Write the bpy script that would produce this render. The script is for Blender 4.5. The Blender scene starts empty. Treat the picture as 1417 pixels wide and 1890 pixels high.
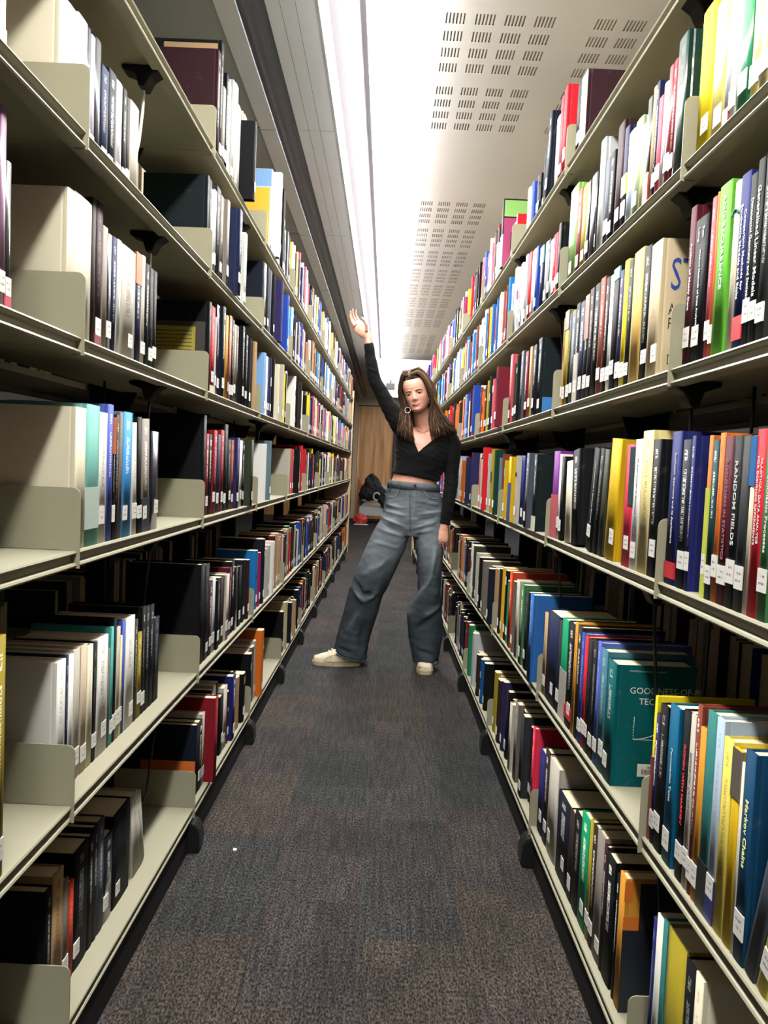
import bpy, bmesh, math, random
from mathutils import Vector, Matrix
random.seed(11)
C = bpy.context.scene.collection
R = math.radians

# ------------------------------------------------------------------ camera, world, lights, exposure
cam_d = bpy.data.cameras.new('camera')
cam = bpy.data.objects.new('camera', cam_d); C.objects.link(cam)
cam_d.sensor_fit = 'AUTO'; cam_d.sensor_width = 36.0
cam_d.lens = 1456.65 / 1890.0 * 36.0
cam_d.clip_start = 0.02; cam_d.clip_end = 60
_r, _p = -0.0437, -0.0564
_rot = Matrix.Rotation(_p, 3, 'X') @ Matrix.Rotation(_r, 3, 'Y')
_ax = [_rot.col[0], _rot.col[2], -_rot.col[1]]
cam.matrix_world = Matrix(((_ax[0][0], _ax[1][0], _ax[2][0], 0.0),
                           (_ax[0][1], _ax[1][1], _ax[2][1], 0.0),
                           (_ax[0][2], _ax[1][2], _ax[2][2], 1.14),
                           (0, 0, 0, 1)))
sc = bpy.context.scene
sc.camera = cam
sc.view_settings.view_transform = 'Standard'
sc.view_settings.look = 'None'
sc.view_settings.use_curve_mapping = False
sc.view_settings.gamma = 1.0
sc.view_settings.exposure = 0.0
LED_POWER = 124.0
STRIP_GLOW = 4.0
FAR_POWER = 2.0
w = bpy.data.worlds.new('world'); sc.world = w; w.use_nodes = True
w.node_tree.nodes['Background'].inputs[0].default_value = (0.86, 0.9, 1.0, 1)
w.node_tree.nodes['Background'].inputs[1].default_value = 0.05

# ------------------------------------------------------------------ helpers
def lin(h):
    h = h.lstrip('#'); o = []
    for i in (0, 2, 4):
        v = int(h[i:i+2], 16) / 255
        o.append(v/12.92 if v <= .04045 else ((v+.055)/1.055)**2.4)
    return (o[0], o[1], o[2], 1.0)

class NT:
    def __init__(s, name):
        s.m = bpy.data.materials.new(name); s.m.use_nodes = True
        s.t = s.m.node_tree; s.b = s.t.nodes['Principled BSDF']
    def n(s, kind, **kw):
        x = s.t.nodes.new(kind)
        for k, v in kw.items(): setattr(x, k, v)
        return x
    def l(s, a, b): s.t.links.new(a, b)
    def math(s, op, a, b=None, c=None):
        x = s.n('ShaderNodeMath', operation=op)
        for i, q in enumerate((a, b, c)):
            if q is None: continue
            if hasattr(q, 'node'): s.l(q, x.inputs[i])
            else: x.inputs[i].default_value = q
        return x.outputs[0]
    def mix(s, f, a, b):
        x = s.n('ShaderNodeMix', data_type='RGBA')
        for i, q in ((0, f), (6, a), (7, b)):
            if hasattr(q, 'node'): s.l(q, x.inputs[i])
            else: x.inputs[i].default_value = q
        return x.outputs[2]

def setp(b, col=None, rough=.5, metal=0, coat=0, spec=.5, coat_rough=.1):
    if col is not None: b.inputs['Base Color'].default_value = col
    b.inputs['Roughness'].default_value = rough
    b.inputs['Metallic'].default_value = metal
    b.inputs['Coat Weight'].default_value = coat
    b.inputs['Coat Roughness'].default_value = coat_rough
    b.inputs['Specular IOR Level'].default_value = spec

def mat(name, col, rough=.5, metal=0, coat=0, noise=0, nscale=60, bump=0, bscale=300, spec=.5):
    k = NT(name); c = lin(col) if isinstance(col, str) else col
    setp(k.b, c, rough, metal, coat, spec)
    if noise:
        tc = k.n('ShaderNodeTexCoord'); nz = k.n('ShaderNodeTexNoise'); nz.inputs['Scale'].default_value = nscale
        nz.inputs['Detail'].default_value = 4
        k.l(tc.outputs['Object'], nz.inputs['Vector'])
        f = k.math('MULTIPLY_ADD', nz.outputs[0], 2*noise, .5-noise)
        dk = tuple(x*.6 for x in c[:3]) + (1,); lt = tuple(min(1, x*1.4) for x in c[:3]) + (1,)
        k.l(k.mix(f, dk, lt), k.b.inputs['Base Color'])
    if bump:
        tc = k.n('ShaderNodeTexCoord'); nz = k.n('ShaderNodeTexNoise'); nz.inputs['Scale'].default_value = bscale
        k.l(tc.outputs['Object'], nz.inputs['Vector'])
        bp = k.n('ShaderNodeBump'); bp.inputs['Strength'].default_value = bump; bp.inputs['Distance'].default_value = .002
        k.l(nz.outputs[0], bp.inputs['Height']); k.l(bp.outputs[0], k.b.inputs['Normal'])
    return k.m

def emit(name, col, s):
    k = NT(name); setp(k.b, lin(col), .5)
    k.b.inputs['Emission Color'].default_value = lin(col); k.b.inputs['Emission Strength'].default_value = s
    return k.m

def box(bm, x0, x1, y0, y1, z0, z1, mi=0):
    v = [bm.verts.new((x, y, z)) for x in (x0, x1) for y in (y0, y1) for z in (z0, z1)]
    for q in ((0, 1, 3, 2), (4, 6, 7, 5), (0, 4, 5, 1), (2, 3, 7, 6), (0, 2, 6, 4), (1, 5, 7, 3)):
        f = bm.faces.new([v[i] for i in q]); f.material_index = mi
    return v

def prism(bm, pts, axis, a, b, mi=0, smooth=False):
    """closed polygon pts (2-D) extruded along axis from a to b"""
    def mk(p, t):
        return {'x': (t, p[0], p[1]), 'y': (p[0], t, p[1]), 'z': (p[0], p[1], t)}[axis]
    A = [bm.verts.new(mk(p, a)) for p in pts]; B = [bm.verts.new(mk(p, b)) for p in pts]
    n = len(pts); fs = []
    for i in range(n):
        f = bm.faces.new((A[i], A[(i+1) % n], B[(i+1) % n], B[i])); f.smooth = smooth; fs.append(f)
    fs.append(bm.faces.new(A[::-1])); fs.append(bm.faces.new(B))
    for f in fs: f.material_index = mi
    return fs

def tube(bm, pts, r, seg=8, mi=0, caps=True):
    pts = [Vector(p) for p in pts]; rings = []
    rs = r if isinstance(r, (list, tuple)) else [r]*len(pts)
    up = Vector((0.3, 0.2, 1)).normalized()
    for i, p in enumerate(pts):
        d = (pts[min(i+1, len(pts)-1)] - pts[max(i-1, 0)]).normalized()
        s = d.cross(up)
        if s.length < 1e-4: s = d.cross(Vector((1, 0, 0)))
        s.normalize(); t = s.cross(d)
        rings.append([bm.verts.new(p + s*rs[i]*math.cos(2*math.pi*k/seg) + t*rs[i]*math.sin(2*math.pi*k/seg)) for k in range(seg)])
    for a, b in zip(rings, rings[1:]):
        for k in range(seg):
            f = bm.faces.new((a[k], a[(k+1) % seg], b[(k+1) % seg], b[k])); f.smooth = True; f.material_index = mi
    if caps:
        bm.faces.new(rings[0][::-1]).material_index = mi; bm.faces.new(rings[-1]).material_index = mi

def obj(name, bm, mats=None, parent=None, loc=(0, 0, 0), rot=(0, 0, 0), bevel=0, recalc=True):
    if isinstance(bm, bpy.types.Mesh): me = bm
    else:
        if recalc: bmesh.ops.recalc_face_normals(bm, faces=bm.faces[:])
        if bevel: bmesh.ops.bevel(bm, geom=bm.edges[:], offset=bevel, segments=2, affect='EDGES', profile=.5)
        me = bpy.data.meshes.new(name); bm.to_mesh(me); bm.free()
        for m in (mats if isinstance(mats, (list, tuple)) else [mats]):
            if m: me.materials.append(m)
    o = bpy.data.objects.new(name, me); C.objects.link(o)
    o.location = loc; o.rotation_euler = rot
    if parent: o.parent = parent
    return o

def empty(name, loc=(0, 0, 0), rot=(0, 0, 0)):
    o = bpy.data.objects.new(name, None); C.objects.link(o); o.location = loc; o.rotation_euler = rot
    o.empty_display_size = .05
    return o

def tag(o, label=None, cat=None, group=None, kind=None):
    if label: o['label'] = label
    if cat: o['category'] = cat
    if group: o['group'] = group
    if kind: o['kind'] = kind
    return o

def text_mesh(txt, size, extrude=.0002, align='CENTER', bold=0):
    cu = bpy.data.curves.new('lettering', 'FONT'); cu.body = txt; cu.size = size
    cu.align_x = align; cu.align_y = 'CENTER'; cu.extrude = extrude; cu.offset = bold; cu.resolution_u = 2
    o = bpy.data.objects.new('lettering', cu); C.objects.link(o)
    dg = bpy.context.evaluated_depsgraph_get()
    me = bpy.data.meshes.new_from_object(o.evaluated_get(dg))
    bpy.data.objects.remove(o); bpy.data.curves.remove(cu)
    return me

# ------------------------------------------------------------------ layout of the two shelving runs
XL, KL, XR, KR = -0.5303, 0.0073, 0.4846, -0.0100
Y0, BAY, NBAY = 1.3525, 0.9, 11
TOPS = {'L': {2: .123, 3: .523, 4: .9732, 5: 1.3373, 6: 1.6791, 7: 2.0145}}
TOPS['R'] = {k: v - .0088 for k, v in TOPS['L'].items()}
def lipx(s, y): return XL + KL*y if s == 'L' else XR + KR*y
SG = {'L': -1.0, 'R': 1.0}
YAW = {'L': -math.atan(KL), 'R': -math.atan(KR)}
def bay_y(b): return Y0 + BAY*(b-1)

# ------------------------------------------------------------------ materials
M_shelf = mat('shelf_paint', '#7e7b69', .5, noise=.05, nscale=8, spec=.2)
M_plate = mat('plate_paint', '#7a7763', .5, noise=.05, nscale=8, spec=.2)
M_black = mat('black_metal', '#0a0a0b', .6, spec=.2)
M_rubber = mat('black_plastic', '#101112', .35)
M_wire = mat('wire_steel', '#2a2c2e', .3, metal=.7)
M_wire_lit = mat('wire_lit', '#d8d8d6', .35)  # same wire near the ceiling light, the brightness put into its colour
M_page = mat('page_edges', '#b5a888', .8, noise=.12, nscale=220)
M_sticker = None

# ------------------------------------------------------------------ setting: floor
def carpet_material():
    k = NT('carpet'); setp(k.b, None, .95, spec=.15)
    tc = k.n('ShaderNodeTexCoord'); oi = k.n('ShaderNodeObjectInfo')
    gm = k.n('ShaderNodeNewGeometry')
    ramp = k.n('ShaderNodeValToRGB'); e = ramp.color_ramp.elements
    e[0].position = 0; e[0].color = lin('#504f4e'); e[1].position = 1; e[1].color = lin('#595049')
    for p, c in ((.2, '#4a4c4c'), (.4, '#56504e'), (.6, '#524b4d'), (.8, '#5d544e')):
        q = e.new(p); q.color = lin(c)
    k.l(oi.outputs['Random'], ramp.inputs[0])
    n1 = k.n('ShaderNodeTexNoise'); n1.inputs['Scale'].default_value = 230; n1.inputs['Detail'].default_value = 3
    mp = k.n('ShaderNodeMapping'); mp.inputs['Scale'].default_value = (1, .45, 1)
    k.l(gm.outputs['Position'], mp.inputs[0]); k.l(mp.outputs[0], n1.inputs['Vector'])
    n2 = k.n('ShaderNodeTexNoise'); n2.inputs['Scale'].default_value = 5; k.l(gm.outputs['Position'], n2.inputs['Vector'])
    # broad ribs running along the aisle
    mp2 = k.n('ShaderNodeMapping'); mp2.inputs['Scale'].default_value = (95, 7, 1)
    k.l(gm.outputs['Position'], mp2.inputs[0])
    n3 = k.n('ShaderNodeTexNoise'); n3.inputs['Scale'].default_value = 1; n3.inputs['Detail'].default_value = 1
    k.l(mp2.outputs[0], n3.inputs['Vector'])
    v = k.math('MULTIPLY_ADD', n1.outputs[0], 4.6, -1.65)
    v = k.math('MAXIMUM', v, .12)
    v2 = k.math('MULTIPLY_ADD', n3.outputs[0], 1.6, .22)
    v = k.math('MULTIPLY', v, v2)
    v = k.math('MULTIPLY', v, k.math('MULTIPLY_ADD', n2.outputs[0], .5, .75))
    # tufted blocks of slightly different tone inside each tile
    mp3 = k.n('ShaderNodeMapping'); mp3.inputs['Scale'].default_value = (8.0, 4.0, 1); k.l(gm.outputs['Position'], mp3.inputs[0])
    fl = k.n('ShaderNodeVectorMath', operation='FLOOR'); k.l(mp3.outputs[0], fl.inputs[0])
    wn = k.n('ShaderNodeTexWhiteNoise', noise_dimensions='2D'); k.l(fl.outputs[0], wn.inputs[0])
    v = k.math('MULTIPLY', v, k.math('MULTIPLY_ADD', wn.outputs[0], .34, .85))
    mx = k.n('ShaderNodeVectorMath', operation='SCALE'); k.l(ramp.outputs[0], mx.inputs[0]); k.l(v, mx.inputs[3])
    # warm and cool yarn flecks
    n4 = k.n('ShaderNodeTexNoise'); n4.inputs['Scale'].default_value = 420; k.l(gm.outputs['Position'], n4.inputs['Vector'])
    hs = k.n('ShaderNodeMix', data_type='RGBA', blend_type='MULTIPLY'); hs.inputs[0].default_value = .35
    k.l(mx.outputs[0], hs.inputs[6]); k.l(n4.outputs[1], hs.inputs[7])
    sc2 = k.n('ShaderNodeVectorMath', operation='SCALE'); k.l(hs.outputs[2], sc2.inputs[0]); sc2.inputs[3].default_value = .47
    k.l(sc2.outputs[0], k.b.inputs['Base Color'])
    bp = k.n('ShaderNodeBump'); bp.inputs['Strength'].default_value = .8; bp.inputs['Distance'].default_value = .004
    k.l(k.math('ADD', n1.outputs[0], n3.outputs[0]), bp.inputs['Height']); k.l(bp.outputs[0], k.b.inputs['Normal'])
    return k.m
M_carpet = carpet_material()
bm = bmesh.new(); box(bm, -4, 4, -3, 18.2, -.1, -.006)
floor = obj('floor', bm, mat('floor_base', '#26262a', .9)); tag(floor, kind='structure')
bm = bmesh.new(); box(bm, -.1245, .1245, -.2495, .2495, -.006, 0)
tile_me = None
for j in range(-3, 3):
    for i in range(-1, 36):
        o = obj('carpet_tile', bm if tile_me is None else tile_me, M_carpet, floor, (j*.25+.11, i*.5 + (.25 if j % 2 else 0) + .1, 0))
        tile_me = o.data
for i in range(23, 36):
    for j in (-5, -4, 3, 4):
        obj('carpet_tile', tile_me, None, floor, (j*.25+.11, i*.5 + (.25 if j % 2 else 0) + .1, 0))

# ------------------------------------------------------------------ setting: ceiling
ZC = 2.6
M_ceilw = mat('ceiling_white', '#f0f0f0', .8, noise=.02, nscale=3)
M_ceilg = mat('ceiling_grey', '#a6abb0', .5, noise=.03, nscale=3)
M_ceild = mat('ceiling_recess_grey', '#c4c4d0', .6)
M_gut = mat('duct_dark', '#4a505c', .45)
M_slot = mat('slot_dark', '#a8a29a', .9)
def mesh_mat():
    k = NT('ceiling_mesh'); setp(k.b, None, .7)
    gm = k.n('ShaderNodeNewGeometry'); ck = k.n('ShaderNodeTexVoronoi'); ck.inputs['Scale'].default_value = 110
    ck.inputs['Randomness'].default_value = 0
    k.l(gm.outputs['Position'], ck.inputs['Vector'])
    f = k.math('GREATER_THAN', ck.outputs['Distance'], .42)
    k.l(k.mix(f, lin('#3c4044'), lin('#7c8184')), k.b.inputs['Base Color'])
    return k.m
ceil = empty('ceiling'); tag(ceil, kind='structure')
# white perforated boards right of the light, one per 2.4 m, slots cut through
XS = []
g0, gp, sw, sp = .130, .0965, .0052, .0114     # first cluster, cluster pitch, slot width, slot pitch
for blk in range(4):
    for c in range(4):
        for s in range(6):
            x = g0 + blk*.485 + c*gp + s*sp; XS.append((x, x+sw))
YS = []
for y in (2.61, 3.10, 4.40, 4.89, 5.38, 5.87, 6.36, 6.85, 7.34, 7.83, 8.72, 9.21, 9.70):
    for r_ in range(4): YS.append((y + r_*.105, y + r_*.105 + .062))
def slot_board(x0, x1, y0, y1):
    xs = [s for s in XS if x0 < s[0] and s[1] < x1]; ys = [s for s in YS if y0 < s[0] and s[1] < y1]
    bx = sorted([x0, x1] + [q for s in xs for q in s]); by = sorted([y0, y1] + [q for s in ys for q in s])
    sx = {s[0] for s in xs}; sy = {s[0] for s in ys}
    bm = bmesh.new(); V = {}
    def v(x, y, z):
        k = (x, y, z)
        if k not in V: V[k] = bm.verts.new(k)
        return V[k]
    for i in range(len(bx)-1):
        for j in range(len(by)-1):
            a, b, c, d = bx[i], bx[i+1], by[j], by[j+1]
            if a in sx and c in sy:
                t = ZC + .004
                for p, q in (((a, c), (b, c)), ((b, c), (b, d)), ((b, d), (a, d)), ((a, d), (a, c))):
                    f = bm.faces.new((v(*p, ZC), v(*q, ZC), v(*q, t), v(*p, t))); f.material_index = 1
                f = bm.faces.new((v(a, c, t), v(b, c, t), v(b, d, t), v(a, d, t))); f.material_index = 1
            else:
                bm.faces.new((v(a, c, ZC), v(b, c, ZC), v(b, d, ZC), v(a, d, ZC)))
    return bm
for y0, y1 in ((-3, 2.0), (2.0, 4.0), (4.0, 8.4), (8.4, 10.7)):
    obj('ceiling_board', slot_board(-.005, 3.9, y0, y1), [M_ceilw, M_slot], ceil)
bm = bmesh.new(); box(bm, -4.2, 4, -3, 18.2, 2.78, 2.84); obj('ceiling_slab', bm, M_gut, ceil)
bm = bmesh.new(); box(bm, -.247, -.125, -3, 10.7, ZC, ZC+.02); obj('ceiling_strip', bm, M_ceild, ceil)
# grey metal planks, split where the cross joints show
ycuts = [-3, 1.32, 3.55, 5.12, 6.7, 8.3, 9.9, 11.5, 13.1, 14.7, 16.9]
for a, b in zip(ycuts, ycuts[1:]):
    for x0, x1 in ((-.352, -.2785), (-.402, -.3535), (-.45, -.4035)):
        bm = bmesh.new(); box(bm, x0, x1, a+.003, b-.003, ZC, ZC+.015); obj('ceiling_plank', bm, M_ceilg, ceil)
    bm = bmesh.new(); box(bm, -.615, -.545, a+.004, b-.004, ZC-.006, ZC+.02); obj('ceiling_rail', bm, M_ceilg, ceil)
    bm = bmesh.new(); box(bm, -4.2, -.62, a+.006, b-.006, ZC+.004, ZC+.02); obj('ceiling_mesh_panel', bm, mesh_mat() if a == -3 else bpy.data.materials['ceiling_mesh'], ceil)
# dark rounded gutter between plank and rail
pts = [(-.4975 + .0475*math.cos(math.pi + t*math.pi/10), ZC + .012 + .034*math.sin(t*math.pi/10)) for t in range(11)]
pts = [(-.545, ZC+.05)] + [(-.4975 - .0475*math.cos(t*math.pi/10), ZC + .004 + .042*math.sin(t*math.pi/10)) for t in range(11)] + [(-.45, ZC+.05)]
bm = bmesh.new(); prism(bm, pts, 'y', -3, 16.9); obj('ceiling_gutter', bm, M_gut, ceil)
# the linear luminaire and the strips beside it
bm = bmesh.new(); prism(bm, [(-.121, ZC+.01), (-.112, ZC-.031), (-.018, ZC-.031), (-.009, ZC+.01)], 'y', -3, 10.7)
o = obj('bright_strip', bm, emit('led_diffuser', '#fffdf8', LED_POWER)); tag(o, 'bright white linear light running along the ceiling over the aisle', 'light')
bm = bmesh.new(); box(bm, -.1245, -.1215, -3, 10.7, ZC-.019, ZC+.012); obj('added_light_shield', bm, emit('added_shield_glow', '#e4e4f0', 1.0), o)  # added shield to cut light on the left ceiling; glow lightens its side
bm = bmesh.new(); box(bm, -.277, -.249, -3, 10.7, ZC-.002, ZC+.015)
o = obj('bright_strip', bm, emit('glow_strip', '#f6f9ff', STRIP_GLOW)); tag(o, 'thin bright white strip left of the bright ceiling light', 'light')  # thin ceiling strip, its white glow put into the material
bm = bmesh.new()
for i in range(4):
    for j in range(4):
        box(bm, -.245 + i*.8, .545 + i*.8, 10.72 + j*1.5, 12.2 + j*1.5, ZC+.02, ZC+.04)
o = obj('ceiling_light', bm, emit('far_panel', '#ffffff', FAR_POWER)); tag(o, 'glaring white ceiling light field beyond the far end of the shelves', 'light')
bm = bmesh.new(); box(bm, -.06, .09, 13.4, 13.5, 2.46, 2.56); box(bm, -.0, .03, 13.43, 13.47, 2.56, 2.62)
o = obj('hanging_sign', bm, mat('sign_grey', '#9a9a98', .5), bevel=.006); tag(o, 'small grey fixture hanging below the bright far ceiling', 'sign')

# walls
M_wall = mat('wall_paint', '#4c4942', .8)
for nm, b in (('wall_far', (-4, 4, 17.9, 18.1, 0, 2.8)), ('wall_left', (-4.2, -4, -3, 18.1, 0, 2.8)), ('wall_right', (4, 4.2, -3, 18.1, 0, 2.8)), ('wall_back', (-4, 4, -3.2, -3, 0, 2.8))):
    bm = bmesh.new(); box(bm, *b); tag(obj(nm, bm, M_wall), kind='structure')
# ------------------------------------------------------------------ shelving
SHELF_PROF = [(.006, 0), (.0045, -.003), (.006, -.0055), (.014, -.008), (.014, -.019), (.006, -.0215), (.0045, -.025), (.006, -.028),
              (.032, -.028), (.032, -.016), (.25, -.016), (.25, 0)]
PLATE = [(0, -.030), (0, .095)] + [(.014 - .014*math.cos(t*math.pi/8), .095 + .014*math.sin(t*math.pi/8)) for t in range(1, 5)] + [(.238, .109), (.238, .001), (.022, .001), (.022, -.030)]
ORD = ['nearest', 'second', 'third', 'fourth', 'fifth', 'sixth', 'seventh', 'eighth', 'ninth', 'tenth', 'eleventh']
shelf_me = {}
def mesh_of(key, build, mats):
    if key not in shelf_me:
        bm = build(); bmesh.ops.recalc_face_normals(bm, faces=bm.faces[:])
        me = bpy.data.meshes.new(key[0]); bm.to_mesh(me); bm.free()
        for m in mats: me.materials.append(m)
        shelf_me[key] = me
    return shelf_me[key]
def b_shelf(s):
    bm = bmesh.new(); prism(bm, [(s*a, z) for a, z in SHELF_PROF], 'y', .001, BAY-.001); return bm
def b_back(s):
    bm = bmesh.new(); prism(bm, [(s*(.59-a), z) for a, z in SHELF_PROF], 'y', .001, BAY-.001); return bm
def b_plate(s):
    bm = bmesh.new(); prism(bm, [(s*a, z) for a, z in PLATE], 'y', -.001, .0008)
    return bm
def b_plate_back(s):
    bm = bmesh.new(); prism(bm, [(s*(.59-a), z) for a, z in PLATE], 'y', -.001, .0008); return bm
def b_post(s):
    bm = bmesh.new(); box(bm, min(s*.262, s*.328), max(s*.262, s*.328), -.02, .02, 0, 2.13)
    return bm
def b_brk(s):
    bm = bmesh.new(); prism(bm, [(s*.262, -.016), (s*.262, -.085), (s*.225, -.075), (s*.20, -.016)], 'y', -.0025, .0025)
    return bm
def b_kick(s):
    bm = bmesh.new(); box(bm, min(s*.012, s*.03), max(s*.012, s*.03), 0, BAY, 0, .094); return bm
def b_foot(s):
    bm = bmesh.new()
    prism(bm, [(s*.03, 0), (s*-.012, 0), (s*-.022, .01), (s*-.022, .05), (s*-.016, .075), (s*-.002, .088), (s*.03, .088)], 'y', -.03, .03)
    bmesh.ops.bevel(bm, geom=bm.edges[:], offset=.004, segments=2, affect='EDGES'); return bm
for s in ('L', 'R'):
    sg = SG[s]
    for b in range(-3, NBAY):
        y = bay_y(b)
        t = empty('shelving_unit', (lipx(s, y), y, 0), (0, 0, YAW[s]))
        tag(t, ('cream steel shelving bay on the %s of the aisle, %s from the camera' if b >= 0 else 'cream steel shelving bay on the %s of the aisle, %s behind the camera') % ({'L': 'left', 'R': 'right'}[s], ORD[b] if b >= 0 else ORD[-b-1]), 'shelving', 'shelving bays along the aisle')
        for lv, z in TOPS[s].items():
            sh = obj('shelf', mesh_of(('shelf', s), lambda: b_shelf(sg), [M_shelf]), None, t, (0, 0, z))
            obj('end_plate', mesh_of(('end_plate', s), lambda: b_plate(sg), [M_plate]), None, sh)
            if lv > 2: obj('bracket', mesh_of(('bracket', s), lambda: b_brk(sg), [M_black]), None, sh)
            if b < 6:
                sh = obj('rear_shelf', mesh_of(('rear_shelf', s), lambda: b_back(sg), [M_shelf]), None, t, (0, 0, z))
                obj('end_plate', mesh_of(('rear_plate', s), lambda: b_plate_back(sg), [M_plate]), None, sh)
        obj('upright', mesh_of(('upright', s), lambda: b_post(sg), [M_black]), None, t)
        obj('kick_plate', mesh_of(('kick_plate', s), lambda: b_kick(sg), [M_black]), None, t)
        obj('foot', mesh_of(('foot', s), lambda: b_foot(sg), [M_rubber]), None, t)
        if b == NBAY-1:
            bm = bmesh.new()
            box(bm, min(0, sg*.59), max(0, sg*.59), BAY+.001, BAY+.02, 0, 2.12)
            obj('end_panel', bm, mat('end_wood', '#a08a6a', .5, noise=.1, nscale=9), t)
# ------------------------------------------------------------------ books
PAL = dict(arc='#2a8c84', white='#e6e5e0', white2='#d9d7cf', cream='#d8d0b6', ivory='#ddd8c4', bone='#b3ada0', silver='#b4b6b8', lilac='#b7b0c9',
 black='#111214', black2='#17171a', charcoal='#2b2d30', navy='#1c2340', midnight='#141a26', umber='#2c2420', plum='#7a5470', maroonblack='#30191f',
 maroon='#4d1622', crimson='#7e1a24', wine='#6d1f2b', brick='#7c3a2e', red='#c4212c', pinkred='#e2324f', rose='#c95062', salmon='#c0525a', taupe='#837a72',
 greybrown='#6b635b', buff='#bfae97', tan='#a98a62', sand='#cbb894', wheat='#d9b465', khaki='#b5aa80', olive='#8a7a24', oliveyellow='#9c8c26', darkolive='#33372a',
 teal='#6aa59b', teal2='#2f6f6b', seapale='#b9cbc0', seagreen='#4aa59b', greyteal='#5d7880', greyteal2='#3d6a78', periwinkle='#4c5cae', sky='#3b8ccb', lightblue='#7aa6d6',
 skywhite='#c6d8e6', azure='#1b6fb5', azure2='#15508a', royal='#22429a', cobalt='#2a5ea0', indigo='#1f2560', purple='#2c2650', violet='#8a5aa0', magenta='#9c1d5c', magenta2='#6c2a7c',
 orange='#cf6a22', vermilion='#b83c20', terracotta='#b4614a', ochre='#c2882e', mustard='#c9a417', yellow='#e6cf1e', gold='#dcae22', lemon='#e3dc9c', paleyellow='#e9dc7a', paleyellow2='#dccb8c', straw='#d6c25a',
 lime='#62b53a', leaf='#7fae58', palegreen='#a9bd8c', green='#1f7d52', darkgreen='#14352e', emerald='#128a5c', fern='#3f6d44', chartreuse='#c3cf4a', blackgreen='#151e20', inkteal='#16383f',
 petrol='#0b5676', petrolgreen='#055152', petrolnavy='#123c5c', palebluegrey='#9fb0c0', slate='#4b525c')
PAL = {k_: '#%02x%02x%02x' % tuple(int(int(v_[i:i+2], 16)*.80) for i in (1, 3, 5)) for k_, v_ in PAL.items()}
MC = {}
def marks_color(c):
    l = .3*c[0] + .6*c[1] + .1*c[2]
    return (.75, .73, .66, 1) if l < .16 else tuple(x*.22 for x in c[:3]) + (1,)
def cover_mat(name, gloss=False):
    key = (name, gloss)
    if key in MC: return MC[key]
    k = NT('cover_' + name + ('_wrapped' if gloss else '')); c = lin(PAL[name])
    setp(k.b, None, .32 if gloss else .64, coat=.28 if gloss else 0, coat_rough=.09 if gloss else .3, spec=.22 if gloss else .06)
    uv = k.n('ShaderNodeUVMap'); sp = k.n('ShaderNodeSeparateXYZ'); k.l(uv.outputs[0], sp.inputs[0])
    oi = k.n('ShaderNodeObjectInfo')
    nz = k.n('ShaderNodeTexNoise', noise_dimensions='2D'); nz.inputs['Detail'].default_value = 1; nz.inputs['Scale'].default_value = 1
    cb = k.n('ShaderNodeCombineXYZ')
    k.l(k.math('MULTIPLY_ADD', sp.outputs[0], 3.0, k.math('MULTIPLY', oi.outputs['Random'], 90.0)), cb.inputs[0])
    k.l(k.math('MULTIPLY', sp.outputs[1], 150.0), cb.inputs[1]); k.l(cb.outputs[0], nz.inputs['Vector'])
    dark = k.math('GREATER_THAN', nz.outputs[0], .5)
    # one line of small type down the middle of the spine, start and length vary per book
    mid = k.math('LESS_THAN', k.math('ABSOLUTE', k.math('SUBTRACT', sp.outputs[0], .5)), .15)
    r2 = k.math('FRACT', k.math('MULTIPLY', oi.outputs['Random'], 17.3))
    lo = k.math('GREATER_THAN', sp.outputs[1], k.math('MULTIPLY_ADD', r2, .25, .28))
    hi = k.math('LESS_THAN', sp.outputs[1], .8)
    au = k.math('MULTIPLY', k.math('GREATER_THAN', sp.outputs[1], .86), k.math('LESS_THAN', sp.outputs[1], .93))
    seg = k.math('MAXIMUM', k.math('MULTIPLY', lo, hi), au)
    f = k.math('MULTIPLY', k.math('MULTIPLY', dark, mid), seg)
    f = k.math('MULTIPLY', f, k.math('MAXIMUM', k.math('MULTIPLY_ADD', k.math('FRACT', k.math('MULTIPLY', oi.outputs['Random'], 7.7)), .9, -.2), 0.0))
    # scuffs
    tc = k.n('ShaderNodeTexCoord'); n2 = k.n('ShaderNodeTexNoise'); n2.inputs['Scale'].default_value = 45; n2.inputs['Detail'].default_value = 5
    k.l(tc.outputs['Object'], n2.inputs['Vector'])
    wear = k.math('MULTIPLY', k.math('SUBTRACT', n2.outputs[0], .6), .45); wear = k.math('MAXIMUM', wear, 0.0)
    base = k.mix(wear, c, tuple(x*.5 + .22 for x in c[:3]) + (1,))
    k.l(k.mix(f, base, marks_color(c)), k.b.inputs['Base Color'])
    if gloss:
        bp = k.n('ShaderNodeBump'); bp.inputs['Strength'].default_value = .35; bp.inputs['Distance'].default_value = .003
        n3 = k.n('ShaderNodeTexNoise'); n3.inputs['Scale'].default_value = 28; k.l(tc.outputs['Object'], n3.inputs['Vector'])
        k.l(n3.outputs[0], bp.inputs['Height']); k.l(bp.outputs[0], k.b.inputs['Coat Normal'])
    MC[key] = k.m
    return k.m
PM = {}
def plain(name, rough=.45):
    if name not in PM: PM[name] = mat('print_' + name, PAL.get(name, name), rough)
    return PM[name]
def rgb_mat(c):
    key = 'rgb%s' % (c,)
    if key not in PM:
        k = NT('ink'); setp(k.b, (c[0], c[1], c[2], 1), .45); PM[key] = k.m
    return PM[key]
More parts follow.
